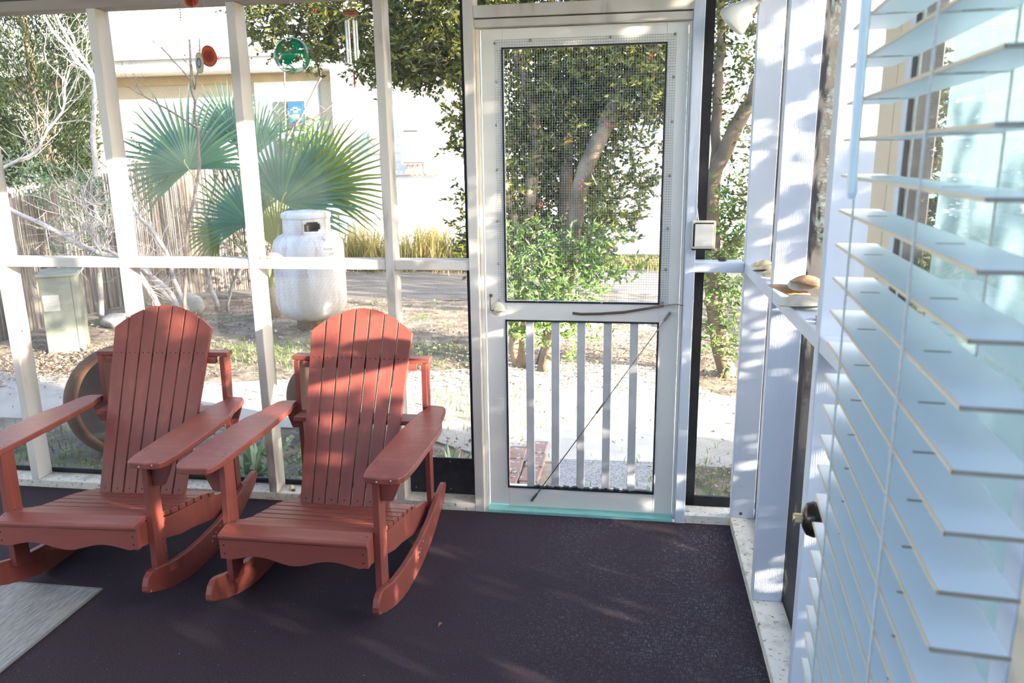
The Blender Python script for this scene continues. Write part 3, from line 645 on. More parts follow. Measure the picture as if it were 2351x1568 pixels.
blob('bark_chip', (.995, .045, Z+.007), .016, M['bug_dark'], 'dark brown bark chip on the short rail right of the door', 'bark chip', (1.1, .6, .55), 5)
curl('bark_strip', (1.13, -1.34, Z+.002), 1.2, .045, M['bug_dark'], 'dark curled bark strip on the rail seen behind the blind', 'bark chip', .6)

# ivory box on the post
ib = thing('thermometer_box', 'ivory plastic box fixed on the post right of the screen door', 'box', (.913, -.028, 1.203))
MB().box((-.043, -.014, -.052), (.043, .026, .052)).build('case', M['ivory'], ib, bevel=.003)
mb = MB(); mb.box((-.034, -.018, -.043), (.034, -.0145, .041)); mb.build('cover', M['door'], ib, bevel=.0015)
mb = MB(); mb.box((-.034, -.0155, .041), (.034, -.0142, .046)); mb.box((-.040, -.0155, -.043), (-.0342, -.0142, .043)); mb.build('seam', M['hole'], ib)
MB().box((-.042, -.010, -.058), (.030, .020, -.0525)).build('base_lip', M['hole'], ib)
MB().tube([(-.02, .018, .05), (-.028, .022, .10), (-.030, .024, .30), (-.029, .026, .93)], .0022, 6).build('cable', M['lamp_white'], ib)

# flood lamp near the ceiling, right corner
fl = thing('flood_lamp', 'white flood lamp bulb aimed down from the top right corner', 'lamp', (1.012, -.06, 1.985)); fl.scale = (1.2,)*3
axis = Vector((-.62, .20, -.60)).normalized(); Q = axis.to_track_quat('Z', 'Y').to_matrix().to_4x4()
MB().lathe([(0, -.055), (.016, -.055), (.018, -.03), (.022, -.018), (.040, .012), (.0475, .036), (.0475, .043)], 32, Q).build('reflector', M['lamp_white'], fl, smooth=True)
MB().lathe([(.0475, .043), (.046, .048), (.03, .054), (0, .056)], 32, Q).build('lens', M['lamp_white'], fl, smooth=True)
MB().lathe([(.0, -.13), (.021, -.13), (.024, -.12), (.024, -.052), (.020, -.050), (0, -.05)], 24, Q).build('socket', M['lamp_socket'], fl, smooth=False)
MB().tube([-axis*.12, -axis*.19+Vector((0, 0, .01)), Vector((.085, .02, .19)), Vector((.085, .02, .305))], .011, 10).build('arm', M['rod_grey'], fl)
# second bulb, mostly above the frame at top left
fl2 = thing('ceiling_bulb', 'white bulb just peeking in at the top edge near the second post', 'lamp', (-1.50, -.14, 2.16))
MB().lathe([(0, -.048), (.03, -.044), (.046, -.03), (.047, -.02), (.03, .02), (.018, .05), (.018, .09)], 28).build('bulb', M['lamp_white'], fl2, smooth=True)
MB().lathe([(.0, .06), (.022, .06), (.024, .14), (0, .14)], 20).build('socket', M['lamp_socket'], fl2)

# ------------------------------------------------------------ hanging ornaments (hung from the header, y about -.1)
YH = -.10
def string(mb, x, z0, z1, y=0, r=.0006): mb.tube([(x, y, z0), (x, y, z1)], r, 5)
# agate slices
def slice_(name, loc, rx, rz_, m, rot, label, th=.005):
    t = thing(name, label, 'agate slice', loc, group='hanging agate slices'); t.rotation_euler = (0, 0, rot)
    pts = [(rx*math.cos(a_)*(1+.06*math.sin(3*a_+rx*90)), rz_*math.sin(a_)*(1+.05*math.cos(2*a_))) for a_ in [2*math.pi*k/40 for k in range(40)]]
    MB().prism(pts, lambda p, q, tt: (p, tt, q), -th/2, th/2).build('slice', m, t, bevel=.0008)
    mb = MB(); string(mb, 0, rz_*.98, 2.30-loc[2], 0, .0004); mb.build('thread', M['cord'], t)
    return t
slice_('agate_slice', (-.985, YH, 1.893), .029, .041, M['agate_red'], .45, 'red orange agate slice hanging left of the middle post')
slice_('agate_slice', (-1.020, YH-.012, 1.868), .024, .041, M['agate_green'], -.45, 'white and green banded agate slice hanging below the red one')
slice_('agate_slice', (-1.060, YH, 1.825), .028, .042, M['agate_green'], 2.05, 'agate slice seen edge-on, left of the banded one')
slice_('agate_slice', (-1.035, YH, 2.098), .026, .026, M['agate_red'], .1, 'amber agate slice cut off by the top edge')
bs = thing('bead_string', 'thin string of tiny beads hanging left of the agate slices', 'bead string', (-1.085, YH, 2.30))
mb = MB(); string(mb, 0, -.42, 0, 0, .0003); mb.build('thread', M['cord'], bs)
for i in range(10): MB().lathe([(0, -.003), (.0025, -.002), (.003, 0), (.0025, .002), (0, .003)], 8, Matrix.Translation((0, 0, -.2-.009*i if i < 9 else -.40))).build('bead', M['chime_wood'] if i == 9 else M['twine'], bs, smooth=True)
# glass float
gb = thing('glass_ball', 'clear hanging glass ball with green swirls', 'glass ball', (-.645, YH, 1.883))
MB().lathe([(.068*math.sin(math.pi*k/24), -.066*math.cos(math.pi*k/24)) for k in range(1, 24)], 40).build('ball', M['ball'], gb, smooth=True)
MB().lathe([(0, .064), (.010, .065), (.011, .070), (.007, .077), (0, .078)], 16).build('stopper', M['pane'], gb, smooth=True)
mb = MB(); mb.tube([(0, 0, .074), (-.006, 0, .09), (-.006, 0, .20), (0, 0, .215), (.006, 0, .20), (.006, 0, .09), (0, 0, .074)], .0008, 5); string(mb, 0, .215, .416, 0, .0006); mb.build('hanger', M['twine'], gb)
# wind chime
wc = thing('wind_chime', 'small wind chime with silver tubes under a red wooden cap', 'wind chime', (-.405, YH, 2.018))
MB().lathe([(0, 0), (.026, 0), (.029, .004), (.029, .008), (.022, .014), (0, .016)], 8).build('cap', M['chime_wood'], wc)
for k in range(6):
    a_ = k*math.pi/3+.3; x, y = .019*math.cos(a_), .019*math.sin(a_); Lk = .132+.016*((k*5) % 4)/3
    MB().tube([(x, y, -.018), (x, y, -.018-Lk)], .0038, 10).build('tube', M['aluminium'], wc, smooth=False)
    mb = MB(); string(mb, x, -.02, .001, y, .0003); mb.build('tube_thread', M['cord'], wc)
MB().lathe([(0, -.004), (.007, -.004), (.007, .004), (0, .004)], 16, Matrix.Translation((0, 0, -.075))).build('striker', M['chime_wood'], wc)
MB().box((-.003, -.001, -.255), (.003, .001, -.205)).build('sail', M['chime_wood'], wc)
mb = MB(); string(mb, 0, -.21, 0, 0, .0004); string(mb, 0, .015, .282, 0, .0005); mb.build('hanger', M['twine'], wc)

# ------------------------------------------------------------ ground
def slab(name, pts, z0, z1, m, bev=0):
    return struct(MB().prism(pts, lambda p, q, t: (p, q, t), z0, z1).build(name, m, bevel=bev))
slab('ground', [(-22, .09), (XR+.1, .09), (XR+.1, -9), (14, -9), (14, 24), (-22, 24)], GZ-.2, GZ, M['ground'])
slab('concrete_path', [(-7, 1.35), (-.75, 1.45), (-.1, 1.05), (1.0, 1.1), (6, .9), (6, 2.3), (1.3, 2.45), (.85, 3.2), (.1, 3.25), (-.9, 2.9), (-2.5, 2.36), (-7, 2.6)], GZ-.05, GZ+.012, M['concrete'])
slab('concrete_pad', [(.30, .10), (.9, .10), (.9, 1.12), (.26, 1.10)], GZ-.05, GZ+.016, M['aggregate'])
slab('driveway', [(-8, 5.9), (-1.4, 6.05), (.9, 7.0), (7, 8.0), (7, 10), (.9, 8.9), (-8, 8.25)], GZ-.05, GZ+.01, M['shaded_concrete'])
bi = 0
for r_ in range(7):
    for c_ in range(2):
        x = .03+c_*.112+R.uniform(-.006, .006)-.004*r_; y = .14+r_*.205+(.1 if c_ else 0)
        if y > 1.35: continue
        o = MB().box((-.052, -.096, 0), (.052, .096, .03)).build('brick_paver', M['brick'], bevel=.006)
        o.location = (x, y, GZ-.008); o.rotation_euler = (0, 0, R.uniform(-.05, .05))
        tag(o, ('left' if c_ == 0 else 'right')+' column brick of the path edging by the door, '+['nearest the door sill', 'second from the door sill', 'third from the door sill', 'fourth from the door sill', 'fifth from the door sill', 'sixth from the door sill', 'farthest from the door'][r_], 'brick', 'bricks beside the concrete pad')

# ------------------------------------------------------------ plants: generic
def leaves(mb, c, n, spread, L_, wd, droop=.2, twig=None, mi=0, rnd=R, up_=.0):
    for _ in range(n):
        p = Vector(c)+Vector((rnd.gauss(0, spread[0]), rnd.gauss(0, spread[1]), rnd.gauss(0, spread[2])))
        d = Vector((rnd.gauss(0, 1), rnd.gauss(0, 1), rnd.gauss(up_-droop, .7))).normalized(); s = d.cross(Vector((rnd.gauss(0, 1), rnd.gauss(0, 1), rnd.gauss(0, 1)))).normalized()
        l = L_*rnd.uniform(.7, 1.25); q = wd*rnd.uniform(.8, 1.2); nn = d.cross(s)*q*.35
        mb.add([p, p+d*l*.45+s*q*.5+nn, p+d*l, p+d*l*.45-s*q*.5+nn], [(0, 1, 2), (0, 2, 3)], mi)
def sprigs(lm, tm, regions, per=8, L_=.045, wd=.018, rnd=R):
    """regions: (centre, radii, number of sprigs)"""
    for c, rad, k in regions:
        for _ in range(k):
            while True:
                q = Vector((rnd.uniform(-1, 1), rnd.uniform(-1, 1), rnd.uniform(-1, 1)))
                if q.length <= 1: break
            p = Vector(c)+Vector((q.x*rad[0], q.y*rad[1], q.z*rad[2]))
            d = Vector((rnd.gauss(0, 1), rnd.gauss(0, 1), rnd.gauss(.1, .8))).normalized(); TL = rnd.uniform(.09, .17)
            tm.tube([p, p+d*TL*.5+Vector((0, 0, -.006)), p+d*TL], [.0022, .0016, .0008], 3, cap=False)
            for j in range(per):
                t = .15+.85*j/(per-1); b_ = p+d*TL*t
                ld = (d*.6+Vector((rnd.gauss(0, .8), rnd.gauss(0, .8), rnd.gauss(0, .6)))).normalized(); s = ld.cross(Vector((rnd.gauss(0, 1), rnd.gauss(0, 1), rnd.gauss(0, 1)))).normalized()
                l = L_*rnd.uniform(.7, 1.25); q_ = wd*rnd.uniform(.8, 1.2); nn = ld.cross(s)*q_*.3
                lm.add([b_, b_+ld*l*.45+s*q_*.5+nn, b_+ld*l, b_+ld*l*.45-s*q_*.5+nn], [(0, 1, 2), (0, 2, 3)])
def taper(pts, r0_, r1_): return [r0_+(r1_-r0_)*i/(len(pts)-1) for i in range(len(pts))]
def smooth_path(pts, k=4, wob=0, rnd=R):
    P = [Vector(p) for p in pts]; out = []
    for i in range(len(P)-1):
        p0 = P[max(i-1, 0)]; p1 = P[i]; p2 = P[i+1]; p3 = P[min(i+2, len(P)-1)]
        for j in range(k):
            t = j/k; q = .5*((2*p1)+(p2-p0)*t+(2*p0-5*p1+4*p2-p3)*t*t+(3*p1-p0-3*p2+p3)*t*t*t)
            out.append(q+Vector((rnd.gauss(0, wob), rnd.gauss(0, wob), 0)))
    out.append(P[-1]); return out
def twigs(mb, path, r0_, n, length, rnd=R, depth=2, upb=.3, n_side=4):
    for _ in range(n):
        i = rnd.randrange(len(path)//4, len(path)-1); p = path[i]
        d = (path[i+1]-path[i]).normalized()+Vector((rnd.gauss(0, .7), rnd.gauss(0, .7), rnd.gauss(upb, .5))); d.normalize()
        L2 = length*rnd.uniform(.5, 1.2); q = [p]
        for s in range(5):
            d = (d+Vector((rnd.gauss(0, .25), rnd.gauss(0, .25), rnd.gauss(.08, .2)))).normalized(); q.append(q[-1]+d*L2/5)
        mb.tube(q, taper(q, r0_, r0_*.35), n_side, cap=False)
        if depth > 1: twigs(mb, q, r0_*.55, 2, length*.55, rnd, depth-1, upb, 3)

# ------------------------------------------------------------ holly tree behind the door
ht = thing('holly_tree', 'large multi-trunked holly tree with red berries right behind the screen door', 'tree', (0, 0, 0))
tk = {
't1': ([(-0.18, 3.1, -0.26), (-0.28, 3.1, -0.04), (-0.24, 3.15, 0.68), (-0.16, 3.1, 1.2), (-0.1, 3.1, 1.69), (-0.17, 3.1, 2.02), (-0.26, 3.1, 2.27), (-0.3, 3.1, 2.75)], .07, .03),
't2': ([(-0.1, 3.2, -0.29), (-0.02, 3.2, 0.02), (0.07, 3.25, 0.53), (0.1, 3.3, 1.09), (0.12, 3.2, 1.43), (0.16, 3.2, 1.85), (0.22, 3.2, 2.3), (0.24, 3.2, 2.85)], .065, .04),
't3': ([(-0.04, 3.0, -0.23), (0.1, 3.0, 0.35), (0.2, 3.05, 1.03), (0.25, 3.0, 1.3), (0.46, 3.0, 1.8), (0.61, 3.0, 2.05), (0.76, 3.0, 2.25), (1.0, 3.0, 2.7)], .07, .055),
't6': ([(-0.22, 3.0, 0.83), (-0.43, 3.0, 1.6), (-0.66, 3.0, 2.04), (-0.86, 3.0, 2.12), (-1.1, 3.0, 2.19), (-1.47, 3.0, 2.36)], .03, .012),
't7': ([(-0.27, 3.2, 2.28), (-0.9, 3.2, 2.49), (-1.42, 3.2, 2.58), (-1.97, 3.2, 2.47), (-2.33, 3.2, 2.54)], .03, .008)}
for k, (p, a_, b_) in tk.items():
    P = smooth_path(p, 4, .006); MB().tube(P, taper(P, a_, b_), 10).build('trunk', M['bark'], ht, smooth=True)
RH = random.Random(11); lm = MB(); tm = MB()
regs = [((-1.75, 3.1, 2.62), (.75, .45, .42), 330), ((-.75, 3.1, 2.6), (.6, .5, .55), 420), ((-.95, 3.0, 2.22), (.45, .35, .2), 110), ((-1.2, 3.0, 2.14), (.35, .2, .12), 40),
        ((.2, 3.2, 2.5), (.8, .6, .75), 620), ((.1, 3.4, 1.75), (.55, .5, .45), 330), ((-.25, 3.3, 1.3), (.25, .4, .6), 170), ((.72, 3.0, 2.05), (.28, .35, .35), 150),
        ((.2, 3.6, 1.0), (.35, .4, .5), 150), ((-.62, 3.0, 1.75), (.14, .2, .3), 40), ((-.58, 2.9, .95), (.12, .15, .35), 30), ((.55, 2.9, 1.15), (.22, .2, .35), 34), ((.74, 2.9, 1.45), (.1, .15, .2), 12)]
sprigs(lm, tm, [(c, r, int(k*2.7)) for c, r, k in regs], 9, .054, .024, RH)
lm.build('foliage', M['holly'], ht); tm.build('twigs', M['dark_bark'], ht)
lm = MB(); tm = MB()
sprigs(lm, tm, [((-.15, 2.75, .55), (.28, .25, .5), 230), ((.18, 2.8, .6), (.32, .25, .35), 190), ((.45, 2.8, .75), (.25, .2, .3), 60), ((.1, 2.8, .2), (.28, .2, .2), 45)], 9, .055, .02, RH)
lm.build('young_foliage', M['holly_young'], ht); tm.build('twigs', M['dark_bark'], ht)
bm_ = MB()
ico = [(0, 0, 1), (.894, 0, .447), (.276, .851, .447), (-.724, .526, .447), (-.724, -.526, .447), (.276, -.851, .447), (.724, .526, -.447), (-.276, .851, -.447), (-.894, 0, -.447), (-.276, -.851, -.447), (.724, -.526, -.447), (0, 0, -1)]
icf = [(0, 1, 2), (0, 2, 3), (0, 3, 4), (0, 4, 5), (0, 5, 1), (1, 6, 2), (2, 7, 3), (3, 8, 4), (4, 9, 5), (5, 10, 1), (6, 7, 2), (7, 8, 3), (8, 9, 4), (9, 10, 5), (10, 6, 1), (11, 7, 6), (11, 8, 7), (11, 9, 8), (11, 10, 9), (11, 6, 10)]
def berries(mb, c, rad, k, rnd):
    for _ in range(k):
        b_ = Vector(c)+Vector((rnd.uniform(-1, 1)*rad[0], -abs(rnd.gauss(.5, .3))*rad[1], rnd.uniform(-1, 1)*rad[2]))
        for _ in range(7):
            q = b_+Vector((rnd.gauss(0, .012), rnd.gauss(0, .012), rnd.gauss(0, .012))); mb.add([q+Vector(v)*.0055 for v in ico], icf)
berries(bm_, (-1.5, 3.0, 2.55), (1.0, .45, .35), 12, RH); berries(bm_, (.2, 3.1, 2.1), (.7, .6, .6), 14, RH); berries(bm_, (.0, 2.9, .8), (.4, .3, .5), 5, RH)
bo = bm_.build('berries', M['berry'], ht, smooth=True); bo['kind'] = 'stuff'
# second tree, in the narrow bay
h2 = thing('holly_tree', 'leaning holly tree seen through the narrow bay right of the screen door', 'tree', (0, 0, 0))
for p, a_, b_ in (([(1.42, 3.0, -0.26), (1.28, 3.0, 0.37), (1.23, 3.0, 1.03), (1.24, 3.0, 1.35), (1.38, 3.0, 1.69), (1.5, 3.0, 1.96), (1.64, 3.0, 2.5)], .07, .045), ([(1.25, 3.1, 1.30), (1.24, 3.1, 1.82), (1.25, 3.1, 2.22), (1.22, 3.1, 2.8)], .04, .03)):
    P = smooth_path(p, 4, .006); MB().tube(P, taper(P, a_, b_), 10).build('trunk', M['bark'], h2, smooth=True)
lm = MB(); tm = MB()
sprigs(lm, tm, [((1.5, 3.1, 2.6), (.55, .6, .55), 380), ((1.35, 3.4, 1.9), (.3, .4, .35), 90), ((1.5, 3.1, 1.45), (.25, .4, .4), 70), ((1.5, 3.2, .95), (.35, .35, .3), 110)], 9, .052, .021, RH)
lm.build('foliage', M['holly'], h2); tm.build('twigs', M['dark_bark'], h2)
lm = MB(); tm = MB(); sprigs(lm, tm, [((1.45, 2.9, .45), (.35, .25, .55), 230), ((1.5, 2.9, 1.1), (.3, .2, .3), 60)], 9, .05, .02, RH); lm.build('young_foliage', M['holly_young'], h2); tm.build('twigs', M['dark_bark'], h2)
bm_ = MB(); berries(bm_, (1.45, 3.0, 1.3), (.25, .3, 1.2), 14, RH); bo = bm_.build('berries', M['berry'], h2, smooth=True); bo['kind'] = 'stuff'

# ------------------------------------------------------------ shrubs with bare stems
def bare(name, label, cat, paths, m, ntw, ln, seed, twr=.0035):
    rr = random.Random(seed); t = thing(name, label, cat, (0, 0, 0)); tw = MB()
    for p, a_, b_ in paths:
        P = smooth_path(p, 4, .006, rr); MB().tube(P, taper(P, a_, b_), 8).build('stem', m, t, smooth=True); twigs(tw, P, twr, ntw, ln, rr)
    tw.build('twigs', m, t); return t
bare('fig_shrub', 'bare pale barked fig shrub in front of the reed fence at left', 'shrub', [
 ([(-5.52, 3.7, 1.2), (-5.22, 3.7, 1.03), (-4.91, 3.7, 0.91), (-4.61, 3.7, 0.74), (-4.35, 3.7, 0.64), (-4.08, 3.7, 0.55), (-3.9, 3.8, .1), (-3.85, 3.9, -.2)], .022, .03),
 ([(-5.6, 3.7, 1.30), (-5.3, 3.7, 1.46), (-4.94, 3.7, 1.6), (-4.76, 3.7, 1.8), (-4.55, 3.7, 2.02), (-4.52, 3.7, 2.27)], .018, .008),
 ([(-4.15, 3.6, 0.6), (-4.28, 3.6, 0.63), (-4.42, 3.6, 0.92), (-4.43, 3.6, 1.12), (-4.23, 3.6, 1.12)], .016, .007),
 ([(-3.94, 3.5, 0.6), (-4.15, 3.5, 0.72), (-4.2, 3.5, 1.0), (-4.44, 3.5, 0.84), (-4.62, 3.5, 0.6)], .012, .006)], M['pale_bark'], 20, .5, 3, .005)
bare('crape_shrub', 'tall bare grey stems reaching past the second post at left', 'shrub', [
 ([(-5.01, 4.4, -.2), (-4.95, 4.4, 0.48), (-4.82, 4.4, 1.73), (-4.76, 4.4, 2.01), (-4.73, 4.4, 2.3), (-4.88, 4.4, 2.48), (-4.98, 4.4, 2.63), (-5.1, 4.4, 2.77), (-5.25, 4.4, 3.1)], .03, .012),
 ([(-4.73, 4.4, 2.28), (-4.76, 4.4, 2.43), (-4.92, 4.4, 2.65), (-5.08, 4.4, 3.0)], .018, .01)], M['pale_bark'], 14, .5, 4)
bare('dark_sapling', 'thin dark leafless sapling rising in front of the left palmetto fan', 'sapling', [
 ([(-3.78, 4.0, -0.2), (-3.71, 4.0, 0.54), (-3.58, 4.0, 1.05), (-3.47, 4.0, 1.38), (-3.44, 4.0, 1.82), (-3.44, 4.0, 2.25), (-3.42, 4.0, 2.59)], .018, .01),
 ([(-3.44, 4.0, 1.80), (-3.67, 3.9, 1.98), (-3.88, 3.9, 2.1), (-3.94, 3.9, 2.22)], .010, .005),
 ([(-3.44, 4.05, 2.2), (-3.65, 4.1, 2.42), (-3.87, 4.1, 2.62)], .009, .004), ([(-3.42, 4.0, 2.15), (-3.33, 4.0, 2.47), (-3.32, 4.0, 2.76)], .009, .004)], M['dark_bark'], 5, .35, 5)
bare('grey_shrub', 'grey many-stemmed bare shrub fanning out behind the left rocking chair', 'shrub', [
 ([(-4.12, 4.6, -0.2), (-4.48, 4.6, 0.27), (-4.69, 4.6, 0.64), (-4.67, 4.6, 1.15), (-4.83, 4.6, 1.47)], .032, .015),
 ([(-3.93, 4.3, -0.2), (-4.15, 4.3, 0.22), (-4.46, 4.3, 0.45), (-4.88, 4.3, 0.68)], .030, .014),
 ([(-3.95, 4.4, -0.2), (-4.1, 4.4, 0.3), (-4.2, 4.4, 0.67), (-4.45, 4.4, 1.02), (-4.5, 4.4, 1.38)], .028, .014),
 ([(-4.1, 5.2, -0.2), (-4.2, 5.2, 0.38), (-4.08, 5.2, 0.97), (-3.94, 5.2, 1.35)], .03, .012),
 ([(-3.99, 5.2, -0.2), (-3.84, 5.2, 0.23), (-3.47, 5.2, 0.87)], .02, .01)], M['pale_bark'], 16, .5, 6, .005)
bare('far_sapling', 'slender grey sapling standing beyond the tank near the white house', 'sapling', [
 ([(-3.9, 6.0, -.2), (-3.87, 6.0, 0.17), (-3.61, 6.0, 1.13), (-3.48, 6.0, 1.69), (-3.44, 6.0, 2.18), (-3.43, 6.0, 2.57)], .02, .008),
 ([(-3.48, 6.0, 1.69), (-3.2, 6.0, 2.08), (-2.99, 6.0, 2.42), (-2.94, 6.0, 2.65)], .016, .006), ([(-3.47, 6.0, 1.84), (-2.99, 6.0, 2.03), (-2.82, 6.0, 2.22), (-2.81, 6.0, 2.39)], .012, .005)], M['dark_bark'], 4, .3, 8)
# tangled evergreen vine on the fence
vt = thing('fence_vine', 'dusty green vine tangled over the reed fence at left', 'vine')
lm = MB(); tm = MB(); RV = random.Random(21)
sprigs(lm, tm, [((-5.1, 4.3, 1.2), (.5, .2, .35), 110), ((-5.0, 4.2, .75), (.35, .2, .3), 45), ((-4.55, 4.8, 1.35), (.3, .3, .3), 60), ((-5.9, 4.6, 1.45), (.5, .2, .25), 50)], 7, .045, .025, RV)
lm.build('leaves', M['ivy'], vt); tm.build('stems', M['pale_bark'], vt)
us = thing('understory_shrub', 'yellow green leafy shrub low between the palmetto stems', 'shrub')
lm = MB(); tm = MB(); sprigs(lm, tm, [((-3.75, 6.3, .7), (.5, .3, .5), 130), ((-3.3, 6.3, 1.6), (.45, .3, .4), 90), ((-3.3, 5.8, .4), (.5, .3, .35), 60)], 7, .06, .03, RV); lm.build('leaves', M['holly_young'], us); tm.build('stems', M['dark_bark'], us)

# ------------------------------------------------------------ fan palmetto
pm = thing('palmetto', 'big blue green fan palmetto behind the propane tank', 'palm', (-3.3, 4.9, GZ))
base = Vector((0, 0, .25)); RP = random.Random(5)
def frond(hub, ang, rad, nb, span, m, tilt=.25, seed=0, stem=True):
    hub = Vector(hub)-Vector((-3.3, 4.9, GZ)); mb = MB()
    A = Vector((math.cos(ang), tilt*.4, math.sin(ang))).normalized(); Nn = Vector((.15, -1, .25)).normalized(); Sd = A.cross(Nn).normalized(); Nn = Sd.cross(A)
    for i in range(nb):
        t = (i+.5)/nb-.5; th = t*math.radians(span)
        d = A*math.cos(th)+Sd*math.sin(th); s = (-A*math.sin(th)+Sd*math.cos(th))
        L_ = rad*(1-.28*abs(2*t)**2)*RP.uniform(.93, 1.06); wmax = math.radians(span)/nb*rad*.40
        prev = None; vs = []; fs = []
        for k, f in enumerate((0, .25, .42, .65, .85, 1)):
            wd = wmax*(f/.42 if f < .42 else max(.02, (1-f)/.58)**.8)*.62
            cv = Nn*(-.10*f*f*rad*(1+abs(t)))+Vector((0, 0, -.10*f**3*rad*RP.uniform(.6, 1.4)))+Nn*(.0)
            c = hub+d*L_*f+cv; vs += [c-s*wd+Nn*wd*.3, c-Nn*wd*.35, c+s*wd+Nn*wd*.3]
        for k in range(5): fs += [(3*k, 3*k+1, 3*k+4, 3*k+3), (3*k+1, 3*k+2, 3*k+5, 3*k+4)]
        mb.add(vs, fs)
    fr = mb.build('frond', m, pm)
    if stem:
        P = smooth_path([base+Vector((RP.gauss(0, .06), 0, 0)), base.lerp(hub, .5)+Vector((0, .05, .08)), hub, hub+A*rad*.12], 4)
        MB().tube(P, taper(P, .013, .006), 6).build('petiole', M['palm_stem'], pm, smooth=True)
frond((-4.01, 4.75, 1.41), math.radians(112), .98, 38, 215, M['palm'])
frond((-2.86, 4.45, 1.08), math.radians(62), 1.0, 34, 175, M['palm'])
frond((-2.60, 4.65, 1.20), math.radians(40), .95, 30, 150, M['palm_olive'])
frond((-3.36, 5.0, 1.55), math.radians(98), .78, 26, 110, M['palm'])
frond((-3.40, 4.8, .84), math.radians(128), .85, 32, 160, M['palm'])
frond((-3.10, 4.8, .55), math.radians(95), .80, 26, 90, M['palm_olive'])
frond((-3.65, 5.1, 1.75), math.radians(130), .75, 26, 140, M['palm'])
frond((-2.95, 4.6, .95), math.radians(-15), .7, 18, 110, M['palm'])
frond((-3.8, 4.9, .75), math.radians(200), .6, 18, 120, M['palm_olive'])
MB().lathe([(.02, 0), (.11, .02), (.13, .15), (.10, .28), (.04, .36), (0, .37)], 14).build('trunk', M['bark'], pm, smooth=True)

# ------------------------------------------------------------ cedar
cdr = thing('cedar_tree', 'dense green cedar beyond the reed fence at upper left', 'tree', (-7.85, 7.4, GZ), 0)
mb = MB(); RC = random.Random(9)
for _ in range(3600):
    z = RC.uniform(1.4, 5.2); rmax = .22+.66*math.sin(math.pi*min(1, max(0, (z-.6)/5.6)))**.8
    a_ = RC.uniform(0, 2*math.pi); rr = rmax*RC.uniform(.55, 1.0); p = Vector((rr*math.cos(a_), rr*math.sin(a_), z))
    o = Vector((math.cos(a_), math.sin(a_), RC.uniform(.4, 1.8))).normalized()
    for _ in range(14):
        d = (o+Vector((RC.gauss(0, .45), RC.gauss(0, .45), RC.gauss(0, .35)))).normalized(); s = d.cross(Vector((RC.gauss(0, 1), RC.gauss(0, 1), RC.gauss(0, 1)))).normalized(); l = RC.uniform(.06, .13); b_ = p+Vector((RC.gauss(0, .05), RC.gauss(0, .05), RC.gauss(0, .05)))
        mb.add([b_, b_+d*l*.5+s*.008, b_+d*l, b_+d*l*.5-s*.008], [(0, 1, 2, 3)])
mb.build('foliage', M['cedar'], cdr)
MB().tube([(0, 0, 0), (.05, 0, 1.5), (0, 0, 4.5)], [.11, .09, .03], 10).build('trunk', M['bark'], cdr, smooth=True)

# ------------------------------------------------------------ reed fence
rf = thing('reed_fence', 'grey split reed fence behind the bare shrubs at left', 'fence')
fp = [(-5.35, 2.3), (-5.45, 3.4), (-5.60, 4.6), (-5.45, 5.6), (-4.95, 6.4), (-3.9, 6.95)]
def fpt(t):
    t = t*(len(fp)-1); i = min(int(t), len(fp)-2); f = t-i; return Vector((fp[i][0]*(1-f)+fp[i+1][0]*f, fp[i][1]*(1-f)+fp[i+1][1]*f, 0))
RF = random.Random(3); m1_, m2_ = MB(), MB(); N = 620
for i in range(N):
    p = fpt(i/N)+Vector((RF.gauss(0, .006), RF.gauss(0, .006), 0)); h = 1.32-.12*math.sin(i*.01)+RF.uniform(-.05, .03)
    q = p+Vector((RF.gauss(0, .012), RF.gauss(0, .012), h)); (m1_ if RF.random() < .62 else m2_).tube([p+Vector((0, 0, GZ)), q], RF.uniform(.004, .0075), 5)
a1 = m1_.build('reeds', M['reed'], rf); a1['kind'] = 'stuff'; a2 = m2_.build('pale_reeds', M['reed2'], rf); a2['kind'] = 'stuff'
for z in (.15, .55, .95):
    MB().tube([fpt(k/30)+Vector((.012, -.012, z)) for k in range(31)], .002, 4).build('tie_wire', M['rust'], rf)
for k in (.12, .35, .62, .9):
    p = fpt(k)+Vector((-.03, .04, 0)); MB().box((p.x-.03, p.y-.03, GZ), (p.x+.03, p.y+.03, 1.2)).build('fence_post', M['bark'], rf)
blob('stone_block', (-4.72, 4.3, GZ+.06), .16, M['block'], 'low grey stone at the foot of the reed fence', 'stone', (1.4, .7, .5), 8)
blob('stone_block', (-4.3, 4.95, GZ+.12), .16, M['block'], 'grey stone block behind the bare shrub stems', 'stone', (1.1, .7, .9), 9)

# ------------------------------------------------------------ utility box
ub = thing('utility_box', 'tall green grey metal utility box with a faded label in front of the fence', 'utility box', (-4.52, 3.28, GZ), .50)
MB().box((-.15, -.15, 0), (.15, .15, .72)).build('cabinet', M['box_green'], ub, bevel=.004)
MB().add([(-.165, -.175, .71), (.165, -.175, .71), (.165, .165, .71), (-.165, .165, .71), (-.165, -.175, .735), (.165, -.175, .735), (.165, .165, .75), (-.165, .165, .75)], [(0, 3, 2, 1), (4, 5, 6, 7), (0, 1, 5, 4), (1, 2, 6, 5), (2, 3, 7, 6), (3, 0, 4, 7)]).build('lid', M['box_green'], ub, bevel=.003)
MB().box((-.135, -.1535, .40), (-.005, -.1505, .545)).build('label', M['label'], ub)
MB().box((.105, -.152, .02), (.108, -.1503, .70)).build('door_seam', M['hole'], ub)

